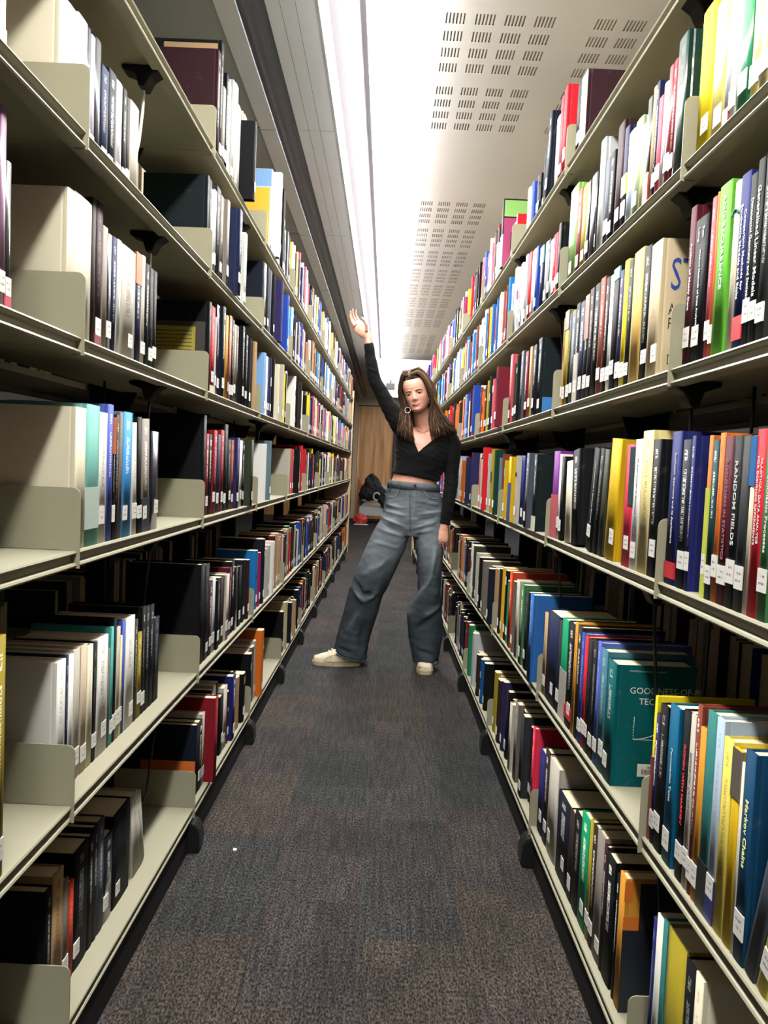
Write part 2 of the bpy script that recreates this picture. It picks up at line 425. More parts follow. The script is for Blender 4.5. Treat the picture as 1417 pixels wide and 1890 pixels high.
def sticker_mat():
    k = NT('call_label'); setp(k.b, None, .5)
    uv = k.n('ShaderNodeTexCoord'); sp = k.n('ShaderNodeSeparateXYZ'); k.l(uv.outputs['Generated'], sp.inputs[0])
    oi = k.n('ShaderNodeObjectInfo')
    cb = k.n('ShaderNodeCombineXYZ'); k.l(k.math('MULTIPLY_ADD', sp.outputs[1], 9.0, k.math('MULTIPLY', oi.outputs['Random'], 50.0)), cb.inputs[0])
    k.l(k.math('MULTIPLY', sp.outputs[2], 4.0), cb.inputs[1])
    nz = k.n('ShaderNodeTexNoise', noise_dimensions='2D'); nz.inputs['Scale'].default_value = 1.0; k.l(cb.outputs[0], nz.inputs['Vector'])
    rows = k.math('LESS_THAN', k.math('FRACT', k.math('MULTIPLY', sp.outputs[2], 3.2)), .32)
    y = k.math('LESS_THAN', k.math('ABSOLUTE', k.math('SUBTRACT', sp.outputs[1], .5)), .32)
    z = k.math('LESS_THAN', k.math('ABSOLUTE', k.math('SUBTRACT', sp.outputs[2], .5)), .36)
    f = k.math('MULTIPLY', k.math('MULTIPLY', rows, y), k.math('MULTIPLY', z, k.math('GREATER_THAN', nz.outputs[0], .47)))
    k.l(k.mix(k.math('MULTIPLY', f, .75), lin('#b9b7b1'), lin('#26262a')), k.b.inputs['Base Color'])
    return k.m
M_sticker = sticker_mat()

def cover_bm(sg, t, h, d, round_=.35, printed=True):
    """case binding wrapped round the spine; spine at local x = 0, pages open to the back; near board at y = 0"""
    c = .0022
    ys = [(d, 0), (.012, 0), (.009, .0011), (.006, .0004), (.0025, .0)]
    n = 5
    arc = [(.003*(1-math.sin(math.pi*i/(n-1)))*round_ + (0 if round_ else 0), t*i/(n-1)) for i in range(1, n-1)]
    out = ys[:-1] + [(.0035*round_ + .0005, .0)] + arc + [(.0035*round_ + .0005, t), (.006, t-.0004), (.009, t-.0011), (.012, t), (d, t)]
    inn = [(d, t-c), (.005, t-c), (.005, c), (d, c)]
    pts = out + inn; m = len(out)
    bm = bmesh.new(); uvl = bm.loops.layers.uv.new('spine')
    A = [bm.verts.new((sg*x, y, 0)) for x, y in pts]; B = [bm.verts.new((sg*x, y, h)) for x, y in pts]
    N = len(pts)
    for i in range(N):
        j = (i+1) % N
        f = bm.faces.new((A[i], A[j], B[j], B[i]))
        spine = 4 <= i < m-5
        if spine and printed:
            for lp in f.loops:
                yy = lp.vert.co.y/t
                lp[uvl].uv = ((yy if sg > 0 else 1-yy), lp.vert.co.z/h)
            f.smooth = True
        else:
            f.smooth = spine
            for lp in f.loops: lp[uvl].uv = (-2, -2)
    for f in (bm.faces.new(A[::-1]), bm.faces.new(B)):
        for lp in f.loops: lp[uvl].uv = (-2, -2)
    return bm

def spine_text(root, sg, t, h, lines, z0, z1, m, cap=.0095):
    cols = len(lines)
    for i, tx in enumerate(lines):
        me = text_mesh(tx, 1.0, bold=.012)
        w = max(v.co.x for v in me.vertices) - min(v.co.x for v in me.vertices)
        hh = max(v.co.y for v in me.vertices) - min(v.co.y for v in me.vertices)
        s = min((z1-z0)/w, (t*(.62 if cols == 1 else .56)/cols)/hh, cap)
        sx = min((z1-z0)/w, s*1.25)
        cx = (max(v.co.x for v in me.vertices) + min(v.co.x for v in me.vertices))/2
        cy = (max(v.co.y for v in me.vertices) + min(v.co.y for v in me.vertices))/2
        yd = -sg                       # text "up" runs this way along the aisle
        off = ((cols-1)/2 - i)*t*.36/max(1, cols-1)*yd if cols > 1 else 0
        for v in me.vertices:
            x, y, z = (v.co.x-cx)*sx, (v.co.y-cy)*s, v.co.z
            v.co = Vector((-sg*(.0006 + z), t/2 + off + yd*y, (z0+z1)/2 - x))
        me.materials.append(m)
        obj('lettering', me, None, root)
def cover_text(root, sg, tx, size, x, z, m, align='LEFT', stretch=1.0):
    """print on the near board, which faces the camera end of the aisle"""
    me = text_mesh(tx, size, align=align)
    for v in me.vertices:
        X, Y, Z = v.co
        v.co = Vector((x + X*stretch, -.0004 - Z*.5, z + Y))
    me.materials.append(m)
    obj('lettering', me, None, root)

def cover_art(kind, root, sg, t, h, d):
    def panel(nm, u0, u1, z0, z1, col, y=-.0005):
        bm = bmesh.new(); box(bm, min(sg*u0, sg*u1), max(sg*u0, sg*u1), y, 0, z0, z1); return obj(nm, bm, plain(col), root)
    if kind == 'GOF':
        m = plain('white2')
        cover_text(root, sg, 'GOODNESS-OF-FIT', .0185, .030, h-.052, m, stretch=.98)
        cover_text(root, sg, 'TECHNIQUES', .0185, .050, h-.074, m, stretch=.98)
        cover_text(root, sg, 'STATISTICS: textbooks and monographs', .0045, .028, h-.012, m)
        bm = bmesh.new()
        tube(bm, [(.043, -.0004, h-.105), (.043, -.0004, h-.152)], .0004, 4); tube(bm, [(.043, -.0004, h-.152), (.13, -.0004, h-.152)], .0004, 4)
        tube(bm, [(.043 + .008*i, -.0004, h-.151 + .00035*i*i) for i in range(11)], .0005, 4)
        for i in range(8): tube(bm, [(.040, -.0004, h-.108-.006*i), (.043, -.0004, h-.108-.006*i)], .0003, 4)
        obj('printed_graph', bm, m, root)
        bm = bmesh.new(); box(bm, .055, .13, -.0006, 0, .022, .048); p_ = obj('barcode_label', bm, plain('white2'), root)
        bm = bmesh.new()
        for i in range(22):
            x = .064 + i*.0024; box(bm, x, x + (.0009 if i % 3 else .0016), -.0009, -.0006, .027, .037)
        box(bm, .075, .11, -.0009, -.0006, .040, .042)
        obj('barcode', bm, plain('black'), p_)
    elif kind == 'ST':
        b, k = plain('royal'), plain('umber')
        cover_text(root, sg, 'STATISTICS', .085, .018, h-.068, b, stretch=.55)
        cover_text(root, sg, 'A BAYESIAN', .030, .018, h-.130, k, stretch=.62)
        cover_text(root, sg, 'PERSPECTIVE', .030, .018, h-.156, k, stretch=.62)
        cover_text(root, sg, 'DONALD', .026, .020, h-.222, k, stretch=.62)
    elif kind == 'ENC':
        panel('cover_band', .012, .17, h-.034, h-.010, 'tan')
        cover_text(root, sg, 'ENCYCLOPEDIA', .016, -.165, h-.048, plain('bone'), stretch=.9)
    elif kind == 'BY':
        panel('cover_band', .008, .17, 0.0, h-.075, 'gold'); panel('cover_top', .003, .17, h-.07, h-.002, 'lightblue')
    elif kind == 'GOLD':
        p_ = panel('cover_panel', .012, .17, .02, h-.06, 'umber')
        bm = bmesh.new(); box(bm, min(sg*.04, sg*.165), max(sg*.04, sg*.165), -.001, -.0005, .04, h-.075); obj('text_panel', bm, plain('oliveyellow'), root)
        bm = bmesh.new()
        for i in range(11): box(bm, min(sg*.05, sg*.158), max(sg*.05, sg*(.158)), -.0013, -.001, h-.09-.011*i, h-.0875-.011*i)
        tag(obj('printed_lines', bm, plain('umber'), root), kind='stuff')
    elif kind == 'VO':
        panel('cover_panel', .004, .17, .0, .105, 'orange')
    elif kind == 'VO2':
        panel('cover_panel', .0, .16, .0, h*.62, 'midnight'); panel('cover_band', .0, .03, h*.62, h*.72, 'orange'); panel('cover_top', .03, .16, h*.62, h*.97, 'umber')
        panel('cover_tab', .0, .016, h*.83, h*.98, 'orange'); panel('barcode_label', .085, .15, .028, .05, 'bone', -.001)
    elif kind == 'BLK':
        panel('cover_band', .01, .16, .012, .058, 'azure')
        cover_text(root, sg, 'LEARNING', .016, .07, h*.6, plain('bone')); cover_text(root, sg, 'CONTROL', .016, .07, h*.6-.02, plain('bone'))
    elif kind == 'PINK':
        panel('cover_panel', .004, .16, .0, h*.72, 'magenta'); panel('cover_top', .004, .16, h*.74, h*.98, 'leaf')

GREY_END = {}
def make_book(key, y, t, h, rec, col, look, opts, label, group):
    s, lv = key[0], int(key[1]); sg = SG[s]
    ops = {}
    for q in opts.split(','):
        if '=' in q: a, b_ = q.split('=', 1); ops[a] = b_
        elif q: ops[q] = True
    rnd = random.Random(int(y*10000) + lv)
    d = min(.225, max(.14, h*.7 + rnd.uniform(-.012, .012)))
    root = empty('book', (lipx(s, y) + sg*rec, y, TOPS[s][lv]), (0, 0, YAW[s]))
    tag(root, label, 'book', group)
    lean = R(float(ops.get('lean', 0)))
    if lean:
        # the foot rests on the lower near (or far) edge, the head against the neighbour
        root.rotation_euler = (lean, 0, YAW[s])
        root.location.y += (h if abs(lean) < R(9.5) and lean > 0 else h*.5)*math.sin(lean)
        if 'yb' in ops: root.location.y = float(ops['yb'])
        if lean < 0: root.location.z += t*math.sin(-lean)
    g = 'g' in ops
    cm = cover_mat(ops.get('mc', col), g)
    if rnd.random() < .2 or 'mc' in ops: pass
    cov = obj('cover', cover_bm(sg, t, h, d, .12 if 'T' in ops else .1 + .5*rnd.random()**2, 'T' not in ops), cm, root)
    c = .0024
    bm = bmesh.new(); u0, u1 = sorted((sg*.006, sg*(d-.004))); box(bm, u0, u1, c, t-c, .003, h-.0035)
    obj('pages', bm, M_page, root)
    if 'mc' in ops:
        bm = bmesh.new(); u0, u1 = sorted((-sg*.0006, sg*.004)); box(bm, u0, u1, .001, t-.001, .001, h-.001); obj('spine_cover', bm, plain(col), root)
    if 'band' in ops:
        a, b_, cc = ops['band'].split(':'); a, b_ = float(a), float(b_)
        bm = bmesh.new(); u0, u1 = sorted((-sg*.0007, sg*.003))
        y1 = t+.0002 if 'bandhalf' not in ops else t*.55
        box(bm, u0, u1, -.0002, y1, a*h+.0005, b_*h-.0005); obj('spine_band', bm, plain(cc), root)
    if 'nolab' not in ops and rnd.random() < .75 and t > .009:
        lh = rnd.uniform(.026, .034); z = .022 + rnd.uniform(0, .016)
        ww = min(t*.92, .026); off = rnd.uniform(0, max(0, t-ww))
        bm = bmesh.new(); u0, u1 = sorted((-sg*.0010, -sg*.0005 + sg*.002)); box(bm, u0, u1, off, off+ww, z, z+lh)
        obj('call_label', bm, M_sticker, root)
    if 'T' in ops:
        tc = ops.get('tc'); m = rgb_mat(tuple(float(q) for q in tc.split(':'))) if tc else plain('white')
        lines = ops['T'].split('/')
        extra = None
        if 'Fox' in ops['T']: extra = lines.pop()
        z1 = h*.97 if 'AND RE' in ops['T'] or 'PRACT' in ops['T'] else h*.86
        spine_text(root, sg, t, h, lines, h*.27 if len(lines[0]) > 14 else h*.36, z1 if not extra else h*.78, m, float(ops.get('ts', .0095)))
        if extra: spine_text(root, sg, t, h, extra.split('  '), h*.82, h*.96, m)
    if 'arc' in ops:
        bm = bmesh.new()
        pts = [Vector((-sg*.0008, t*.5 + t*.48*math.cos(q), h*.80 + t*.42*math.sin(q))) for q in [math.pi*i/10 for i in range(11)]]
        tube(bm, pts, .0016, 6); obj('arc_print', bm, plain('arc'), root)
    if 'cover' in ops: cover_art(ops['cover'], root, sg, t, h, d)
    return root

DATA = """
L21 1.3634 0.0269 0.235 0.050 black|black board-covered|nolab
L21 1.3909 0.0475 0.248 0.050 tan|tan with dark boards|nolab
L21 1.4390 0.0268 0.211 0.050 greybrown|grey brown|
L21 1.4664 0.0229 0.195 0.050 vermilion|red orange slim|
L21 1.4900 0.0739 0.242 0.050 black|tall thick black|
L21 1.5645 0.0278 0.238 0.050 black2|black|
L21 1.5929 0.0218 0.246 0.050 charcoal|charcoal|
L21 1.6153 0.0377 0.247 0.050 slate|slate blue|
L21 1.6536 0.0555 0.192 0.050 midnight|navy worn wrapped|g
L21 1.7097 0.1101 0.216 0.050 black|thick black|
L21 1.8204 0.0555 0.204 0.050 bone|dirty white leaning|lean=9,nolab
L21 1.8764 0.0475 0.195 0.050 bone|dirty white slanted end|lean=13,nolab
L22 2.3378 0.0285 0.216 0.020 midnight|dark violet with orange lower cover|cover=VO,nolab
L22 2.3668 0.0395 0.215 0.020 umber|brown|
L22 2.4069 0.0330 0.228 0.020 bone|brown and white|
L22 2.4425 0.0398 0.269 -0.012 crimson|thick crimson box-like|nolab
L22 2.4848 0.0327 0.243 0.030 ~umber|filler|
L22 2.5185 0.0308 0.252 0.030 ~umber|filler|
L22 2.5503 0.0184 0.262 0.030 ~navy|filler|
L22 2.5697 0.0329 0.236 0.030 ~crimson|filler|
L22 2.6036 0.0307 0.262 0.030 ~bone|filler|
L22 2.6353 0.0287 0.263 0.030 ~charcoal|filler|
L22 2.6677 0.0506 0.204 0.020 black|black|
L22 2.7189 0.0596 0.221 0.020 bone|off-white|
L22 2.7791 0.0356 0.190 0.020 ~maroon|maroon|
L22 2.8174 0.0477 0.237 0.007 indigo|indigo blue|
L22 2.8677 0.0414 0.220 0.030 ~indigo|filler|
L22 2.9101 0.0184 0.229 0.030 ~charcoal|filler|
L22 2.9315 0.0502 0.201 0.014 ~tan|tan orange|
L22 2.9843 0.0322 0.180 0.030 ~black|filler|
L22 3.0195 0.0515 0.192 0.008 ~black|black|band=.0:.2:violet
L23 3.1596 0.0404 0.237 0.007 ~black|black rounded|
L23 3.2026 0.0341 0.234 0.030 ~bone|filler|
L23 3.2376 0.0373 0.234 0.030 ~bone|filler|
L23 3.2773 0.0569 0.237 0.020 ~greybrown|grey|
L23 3.3348 0.0383 0.251 0.020 ~bone|pale grey|
L23 3.3757 0.0496 0.290 -0.006 ~orange|bright orange|nolab
L24 4.1879 0.0465 0.221 0.016 ~black|black with cream edge|
L24 4.2371 0.0277 0.192 0.030 ~navy|filler|
L24 4.2678 0.0369 0.259 0.006 ~khaki|khaki|
L24 4.3073 0.0217 0.229 0.030 ~khaki|filler|
L24 4.3300 0.0298 0.245 0.030 ~navy|filler|
L24 4.3608 0.0294 0.253 0.030 ~umber|filler|
L24 4.3911 0.0269 0.243 0.030 ~umber|filler|
L24 4.4210 0.0396 0.231 0.001 ~midnight|navy|
L24 4.4632 0.0271 0.228 0.030 ~black|filler|
L24 4.4913 0.0411 0.230 0.030 ~midnight|filler|
L24 4.5335 0.0368 0.220 0.030 ~navy|filler|
L24 4.5712 0.0440 0.227 0.030 ~umber|filler|
L24 4.6183 0.0371 0.212 -0.000 ~tan|tan|
L24 4.6580 0.0357 0.201 0.030 ~umber|filler|
L24 4.6947 0.0252 0.184 0.030 ~bone|filler|
L24 4.7209 0.0411 0.212 0.030 ~black|filler|
L24 4.7629 0.0273 0.183 0.030 ~charcoal|filler|
L24 4.7912 0.0185 0.194 0.030 ~bone|filler|
L24 4.8128 0.0525 0.240 0.010 ~black|black green|
L30 1.0845 0.0342 0.355 0.010 olive|olive yellow|
L31 1.3782 0.0385 0.246 0.045 white2|white hardback with grey cover|
L31 1.4173 0.0118 0.249 0.045 navy|slim navy|
L31 1.4297 0.0246 0.246 0.045 white|white paperback|
L31 1.4549 0.0320 0.250 0.045 bone|worn beige|
L31 1.4875 0.0310 0.250 0.045 buff|buff|
L31 1.5191 0.0290 0.243 0.045 cream|cream|
L31 1.5488 0.0226 0.242 0.045 black|black with pale label|
L31 1.5720 0.0599 0.245 0.045 white2|thick white|
L31 1.6324 0.0163 0.212 0.045 greybrown|grey narrow|
L31 1.6494 0.0154 0.254 0.045 seagreen|sea green patterned|
L31 1.6654 0.0192 0.269 0.045 black|tall black|
L31 1.6852 0.0234 0.246 0.045 bone|pale grey|
L31 1.7092 0.0120 0.223 0.045 lemon|thin pale yellow|
L31 1.7217 0.0194 0.253 0.045 periwinkle|periwinkle blue|
L31 1.7417 0.0606 0.254 0.045 white2|white|
L31 1.8029 0.0256 0.239 0.045 darkolive|dark olive|
L31 1.8291 0.0292 0.203 0.045 olive|olive yellow|
L31 1.8589 0.0261 0.260 0.045 black|tall black|
L31 1.8856 0.0321 0.256 0.045 black2|black|
L31 1.9183 0.0349 0.253 0.045 black|narrow black|
L31 1.9539 0.0463 0.214 0.045 midnight|blue-black end|
L32 2.3324 0.0501 0.304 0.020 black|thick black with huge cover|nolab
L32 2.3832 0.0598 0.297 0.020 black2|thick black|
L32 2.4436 0.0510 0.233 0.020 maroonblack|dark maroon|
L32 2.4952 0.0400 0.237 0.020 silver|pale grey|
L32 2.5378 0.0359 0.228 0.014 black|black|
L32 2.5762 0.0291 0.195 0.030 ~black|filler|
L32 2.6063 0.0630 0.226 0.020 umber|dark brown|
L32 2.6719 0.0467 0.227 0.013 bone|grey|
L32 2.7213 0.0309 0.224 0.030 ~navy|filler|
L32 2.7532 0.0366 0.241 0.020 maroon|maroon|
L32 2.7904 0.0523 0.258 0.020 black|black|
L32 2.8452 0.0451 0.233 0.016 black2|glossy black|g
L32 2.9129 0.0550 0.226 0.017 black|black rounded|
L32 2.9894 0.0412 0.241 0.016 ~blackgreen|black green|
L32 3.0583 0.0365 0.233 0.010 ~maroonblack|maroon|
L33 3.2666 0.0470 0.247 0.015 ~azure|azure blue|
L33 3.3162 0.0188 0.218 0.030 ~bone|filler|
L33 3.3380 0.0408 0.231 0.013 ~magenta|magenta|
L33 3.3815 0.0251 0.221 0.030 ~navy|filler|
L33 3.4096 0.0413 0.283 0.008 ~midnight|tall navy|
L33 3.4534 0.0439 0.279 0.030 ~bone|filler|
L33 3.4983 0.0282 0.278 0.030 ~bone|filler|
L33 3.5295 0.0479 0.228 0.016 ~silver|grey white|
L33 3.6050 0.0469 0.236 0.015 ~bone|off-white|
L33 3.6546 0.0331 0.223 0.030 ~umber|filler|
L33 3.6907 0.0404 0.247 0.006 ~white|white end|
L41 1.3617 0.0473 0.248 0.015 cream|cream hardback with lit cover|nolab
L41 1.4096 0.0644 0.257 0.015 teal|sea green|band=.12:.42:seapale
L41 1.4746 0.0410 0.247 0.015 white2|white paperback|
L41 1.5162 0.0321 0.265 0.015 periwinkle|periwinkle blue|
L41 1.5489 0.0123 0.242 0.015 black|black with orange top|band=.7:1:orange
L41 1.5618 0.0202 0.248 0.015 umber|dark brown|
L41 1.5826 0.0222 0.254 0.015 greybrown|grey brown|
L41 1.6054 0.0539 0.257 0.015 sky|sky blue|
L41 1.6599 0.0317 0.238 0.015 white2|white leaning|lean=3
L41 1.6922 0.0289 0.252 0.015 black|black leaning|lean=3
L41 1.7217 0.0547 0.250 0.015 taupe|taupe leaning|lean=3,band=.0:.3:midnight
L41 1.7936 0.0574 0.226 0.015 midnight|blue-black wrapped|g
L42 2.3047 0.0384 0.297 0.020 black|black with huge cover|nolab
L42 2.3437 0.0338 0.244 0.020 crimson|crimson|
L42 2.3781 0.0460 0.244 0.020 black|black lettered|t=white
L42 2.4267 0.0477 0.258 0.016 crimson|dark crimson|
L42 2.4952 0.0478 0.248 0.020 navy|navy|
L42 2.5436 0.0538 0.265 0.020 crimson|tall crimson|
L42 2.5980 0.0565 0.286 0.020 black|tallest black|
L42 2.6551 0.0578 0.238 0.020 blackgreen|black green|
L42 2.7135 0.0459 0.238 0.020 brick|brick red|
L42 2.7620 0.0493 0.248 0.010 purple|blue purple|
L42 2.8139 0.0433 0.227 0.030 ~navy|filler|
L42 2.8678 0.0437 0.242 0.020 white|white slim|
L42 2.9121 0.0482 0.242 0.020 black|black slim|
L42 2.9629 0.0454 0.249 -0.005 darkolive|thick olive black|
L43 3.3515 0.0460 0.245 0.007 ~white|white|
L43 3.4001 0.0183 0.224 0.030 ~umber|filler|
L43 3.4194 0.0265 0.222 0.030 ~umber|filler|
L43 3.4469 0.0340 0.211 0.030 ~white|filler|
L43 3.4839 0.0416 0.262 0.006 ~greyteal|grey teal wrapped|g
L44 4.1872 0.0421 0.242 0.012 ~bone|white|
L44 4.2319 0.0428 0.228 0.030 ~navy|filler|
L44 4.2954 0.0591 0.248 0.020 ~terracotta|terracotta|
L44 4.3572 0.0498 0.246 0.016 ~rose|rose|
L44 4.4095 0.0186 0.212 0.030 ~rose|filler|
L44 4.4291 0.0186 0.223 0.030 ~rose|filler|
L44 4.4507 0.0441 0.251 -0.009 ~black|black|
L50 1.1189 0.0172 0.280 0.030 plum|plum and lilac glossy|g
L50 1.1368 0.0172 0.212 0.030 charcoal|dark wrapped|g,band=.02:.12:rose
L51 1.3583 0.0301 0.252 0.035 cream|cream hardback with wide cover|nolab
L51 1.3891 0.0789 0.256 0.035 ivory|very thick ivory white|nolab
L51 1.4686 0.0195 0.272 0.035 umber|dark patterned|
L51 1.4887 0.0323 0.274 0.035 maroonblack|dark maroon|band=.03:.11:crimson
L51 1.5216 0.0271 0.238 0.035 taupe|pinkish taupe|
L51 1.5493 0.0231 0.231 0.035 black|black glossy|g
L51 1.5730 0.0287 0.233 0.035 navy|navy blue|
L51 1.6022 0.0234 0.235 0.035 silver|silver grey wrapped|g
L51 1.6263 0.0904 0.234 0.035 bone|thick pale grey|
L51 1.7172 0.0395 0.242 0.035 navy|navy with orange top|band=.72:1:orange
L51 1.7573 0.0280 0.245 0.035 bone|off-white slim|
L51 1.7859 0.0279 0.234 0.035 black|black slim|
L51 1.8144 0.0287 0.232 0.035 black2|black narrow|
L51 1.8437 0.0263 0.232 0.035 black|worn black|
L52 2.3307 0.0306 0.264 0.020 black|black with gold text panel|nolab,cover=GOLD
L52 2.3619 0.0506 0.258 0.020 red|bright red|band=.0:.1:cream
L52 2.4131 0.0239 0.236 0.020 ~silver|pale grey|
L52 2.4376 0.0388 0.276 0.020 black|glossy black|g
L52 2.4789 0.0414 0.281 0.011 midnight|navy black|
L52 2.5229 0.0278 0.252 0.030 ~navy|filler|
L52 2.5666 0.0380 0.270 0.020 ochre|ochre|
L52 2.6052 0.0148 0.273 0.020 ~black|thin black|
L52 2.6207 0.0392 0.279 0.020 terracotta|terracotta|
L52 2.6605 0.0402 0.274 0.020 black|black|
L52 2.7013 0.0366 0.265 0.020 taupe|taupe|
L52 2.7385 0.0416 0.267 0.020 greybrown|grey brown|
L52 2.7828 0.0371 0.274 0.007 black|black with gold lettering|t=gold
L52 2.8225 0.0442 0.261 0.030 ~charcoal|filler|
L52 2.8677 0.0264 0.242 0.030 ~navy|filler|
L52 2.8970 0.0398 0.262 0.016 black2|black|
L52 2.9620 0.0387 0.261 0.015 ~black|black and white|
L52 3.0287 0.0364 0.259 0.020 ~umber|brown|
L52 3.0677 0.0437 0.265 0.013 ~tan|tan|
L53 3.3253 0.0490 0.260 0.018 ~lightblue|light blue|
L53 3.3925 0.0436 0.254 0.020 ~white|white slim|
L53 3.4368 0.0405 0.255 0.020 ~purple|violet slim|
L53 3.4799 0.0370 0.260 0.017 ~navy|navy|
L53 3.5427 0.0414 0.265 0.013 ~black|black|
L53 3.5868 0.0270 0.258 0.030 ~bone|filler|
L53 3.6148 0.0217 0.263 0.030 ~black|filler|
L53 3.6395 0.0417 0.253 0.004 ~cream|cream|
L53 3.6838 0.0356 0.249 0.030 ~bone|filler|
L53 3.7204 0.0253 0.245 0.030 ~black|filler|
L53 3.7467 0.0323 0.223 0.030 ~umber|filler|
L53 3.7820 0.0387 0.270 0.004 ~bone|beige|
L54 4.3477 0.0406 0.279 0.016 ~white|white with wide cover|
L54 4.3909 0.0398 0.264 0.030 ~umber|filler|
L54 4.4337 0.0419 0.264 0.009 ~black|black|
L54 4.4782 0.0215 0.236 0.030 ~navy|filler|
L54 4.5007 0.0305 0.250 0.030 ~navy|filler|
L54 4.5322 0.0293 0.241 0.030 ~bone|filler|
L54 4.5645 0.0381 0.272 0.007 ~umber|dark brown|
L60 1.1647 0.0149 0.170 0.055 white|white glossy wrapped|g
L61 1.3576 0.0312 0.230 0.055 cream|large cream hardback|nolab
L61 1.3894 0.0445 0.231 0.055 white|plain white thick|
L61 1.4344 0.0438 0.238 0.055 white2|rounded white|
L61 1.4789 0.0171 0.237 0.055 black|glossy black-and-white|g
L61 1.4966 0.0196 0.233 0.055 lilac|white and lilac glossy|g
L61 1.5168 0.0322 0.240 0.055 charcoal|dark glossy wrapped|g
L61 1.5496 0.0387 0.207 0.055 navy|navy blue|
L61 1.5889 0.0429 0.219 0.055 midnight|midnight blue|
L61 1.6324 0.0379 0.218 0.055 silver|silvery white wrapped|g
L61 1.6708 0.0237 0.219 0.055 black|black slim|
L61 1.6951 0.0213 0.211 0.055 umber|dark brown spiral-bound|
L61 1.7171 0.0552 0.216 0.055 bone|pale bone grey|
L62 2.2637 0.0253 0.259 0.020 blackgreen|blue-black with wide cover|nolab
L62 2.2896 0.0294 0.257 0.020 black|slim black|
L62 2.3196 0.0280 0.237 0.020 white|thin white|
L62 2.3481 0.0311 0.249 0.020 silver|thin silver|
L62 2.3798 0.0563 0.271 0.020 charcoal|charcoal|
L62 2.4367 0.0469 0.263 0.020 greybrown|grey brown|
L62 2.4862 0.0351 0.266 0.010 taupe|worn taupe|
L62 2.5239 0.0418 0.266 0.030 ~bone|filler|
L62 2.5686 0.0462 0.266 -0.012 navy|very thick navy|
L62 2.6174 0.0374 0.227 0.030 ~bone|filler|
L62 2.6558 0.0406 0.252 0.030 ~umber|filler|
L62 2.6974 0.0440 0.247 0.030 ~charcoal|filler|
L62 2.7424 0.0413 0.260 0.030 ~navy|filler|
L62 2.7846 0.0212 0.236 0.030 ~black|filler|
L62 2.8069 0.0236 0.253 0.030 ~charcoal|filler|
L62 2.8315 0.0421 0.267 0.020 white2|thin white|
L63 3.2208 0.0371 0.267 0.020 ~midnight|blue-black with wide cover|
L63 3.2585 0.0555 0.270 0.020 charcoal|glossy charcoal|g
L63 3.3166 0.0465 0.272 0.015 ~black|glossy black|g
L63 3.3657 0.0184 0.262 0.030 ~charcoal|filler|
L63 3.3870 0.0451 0.273 0.016 ~slate|slate|
L63 3.4581 0.0354 0.270 0.010 ~black|black wrapped|g
L63 3.4961 0.0194 0.267 0.030 ~black|filler|
L63 3.5166 0.0272 0.240 0.030 ~umber|filler|
L63 3.5468 0.0445 0.268 -0.012 ~purple|purple navy|
L63 3.5939 0.0275 0.235 0.030 ~umber|filler|
L63 3.6224 0.0420 0.232 0.030 ~charcoal|filler|
L63 3.6654 0.0394 0.265 0.030 ~charcoal|filler|
L63 3.7058 0.0402 0.228 0.030 ~purple|filler|
L63 3.7470 0.0334 0.244 0.030 ~navy|filler|
L63 3.7814 0.0247 0.252 0.030 ~umber|filler|
L63 3.8071 0.0294 0.247 0.030 ~black|filler|
L63 3.8395 0.0521 0.268 -0.000 ~royal|royal blue|
L72 2.3222 0.0359 0.297 0.015 maroonblack|dark maroon with wide cover|nolab
L72 2.3803 0.0363 0.351 0.020 black|tall black encyclopedia|cover=ENC
L72 2.4264 0.0360 0.243 0.020 taupe|taupe|
L72 2.4630 0.0297 0.299 0.020 black|thin black|
L72 2.4932 0.0392 0.286 0.020 white|white glossy|g
L72 2.5351 0.0360 0.314 0.015 silver|silver wrapped|g
L72 2.5938 0.0433 0.332 0.020 white2|white narrow|
L72 2.6377 0.0521 0.286 0.020 white|short white|
L72 2.6904 0.0276 0.256 -0.030 ~black|black jutting out|rec=-.03,nolab
L72 2.7186 0.0080 0.298 0.020 ~bone|thin grey|
L72 2.7292 0.0447 0.295 0.017 khaki|khaki cream|
L73 3.3056 0.0357 0.325 0.011 skywhite|white with blue and yellow cover|cover=BY
L73 3.3439 0.0372 0.302 0.030 ~bone|filler|
L73 3.3821 0.0265 0.292 0.030 ~navy|filler|
L73 3.4116 0.0427 0.352 -0.012 ~white|thick white|
L73 3.4570 0.0285 0.315 0.030 ~navy|filler|
L73 3.4865 0.0232 0.316 0.030 ~black|filler|
L73 3.5106 0.0214 0.299 0.030 ~white|filler|
L73 3.5331 0.0283 0.303 0.030 ~charcoal|filler|
L73 3.5623 0.0192 0.323 0.030 ~white|filler|
L73 3.5825 0.0391 0.319 0.030 ~black|filler|
L73 3.6226 0.0348 0.322 0.030 ~navy|filler|
L73 3.6585 0.0349 0.339 0.030 ~navy|filler|
L73 3.6944 0.0221 0.336 0.030 ~bone|filler|
L73 3.7194 0.0354 0.388 0.017 ~black|thin black|
R20 1.1069 0.0279 0.300 0.020 cream|cream|nolab
R20 1.1354 0.0377 0.297 0.020 black|black|
R20 1.1736 0.0744 0.302 0.020 oliveyellow|olive yellow wrapped|g,nolab
R20 1.2487 0.0189 0.302 0.020 teal2|teal|
R20 1.2682 0.0302 0.294 0.020 white2|white|
R20 1.2990 0.0149 0.279 0.020 indigo|thin navy pink-footed|band=.0:.28:pinkred
R21 1.4619 0.0342 0.264 0.020 ochre|ochre spined with violet cover|cover=VO2
R21 1.4967 0.0164 0.250 0.020 black|black narrow|
R21 1.5279 0.0543 0.260 0.020 black|black tall|
R21 1.5828 0.0194 0.265 0.020 maroonblack|maroon and white|
R21 1.6028 0.0507 0.274 0.020 taupe|taupe|
R21 1.6541 0.0344 0.270 0.020 umber|black brown|
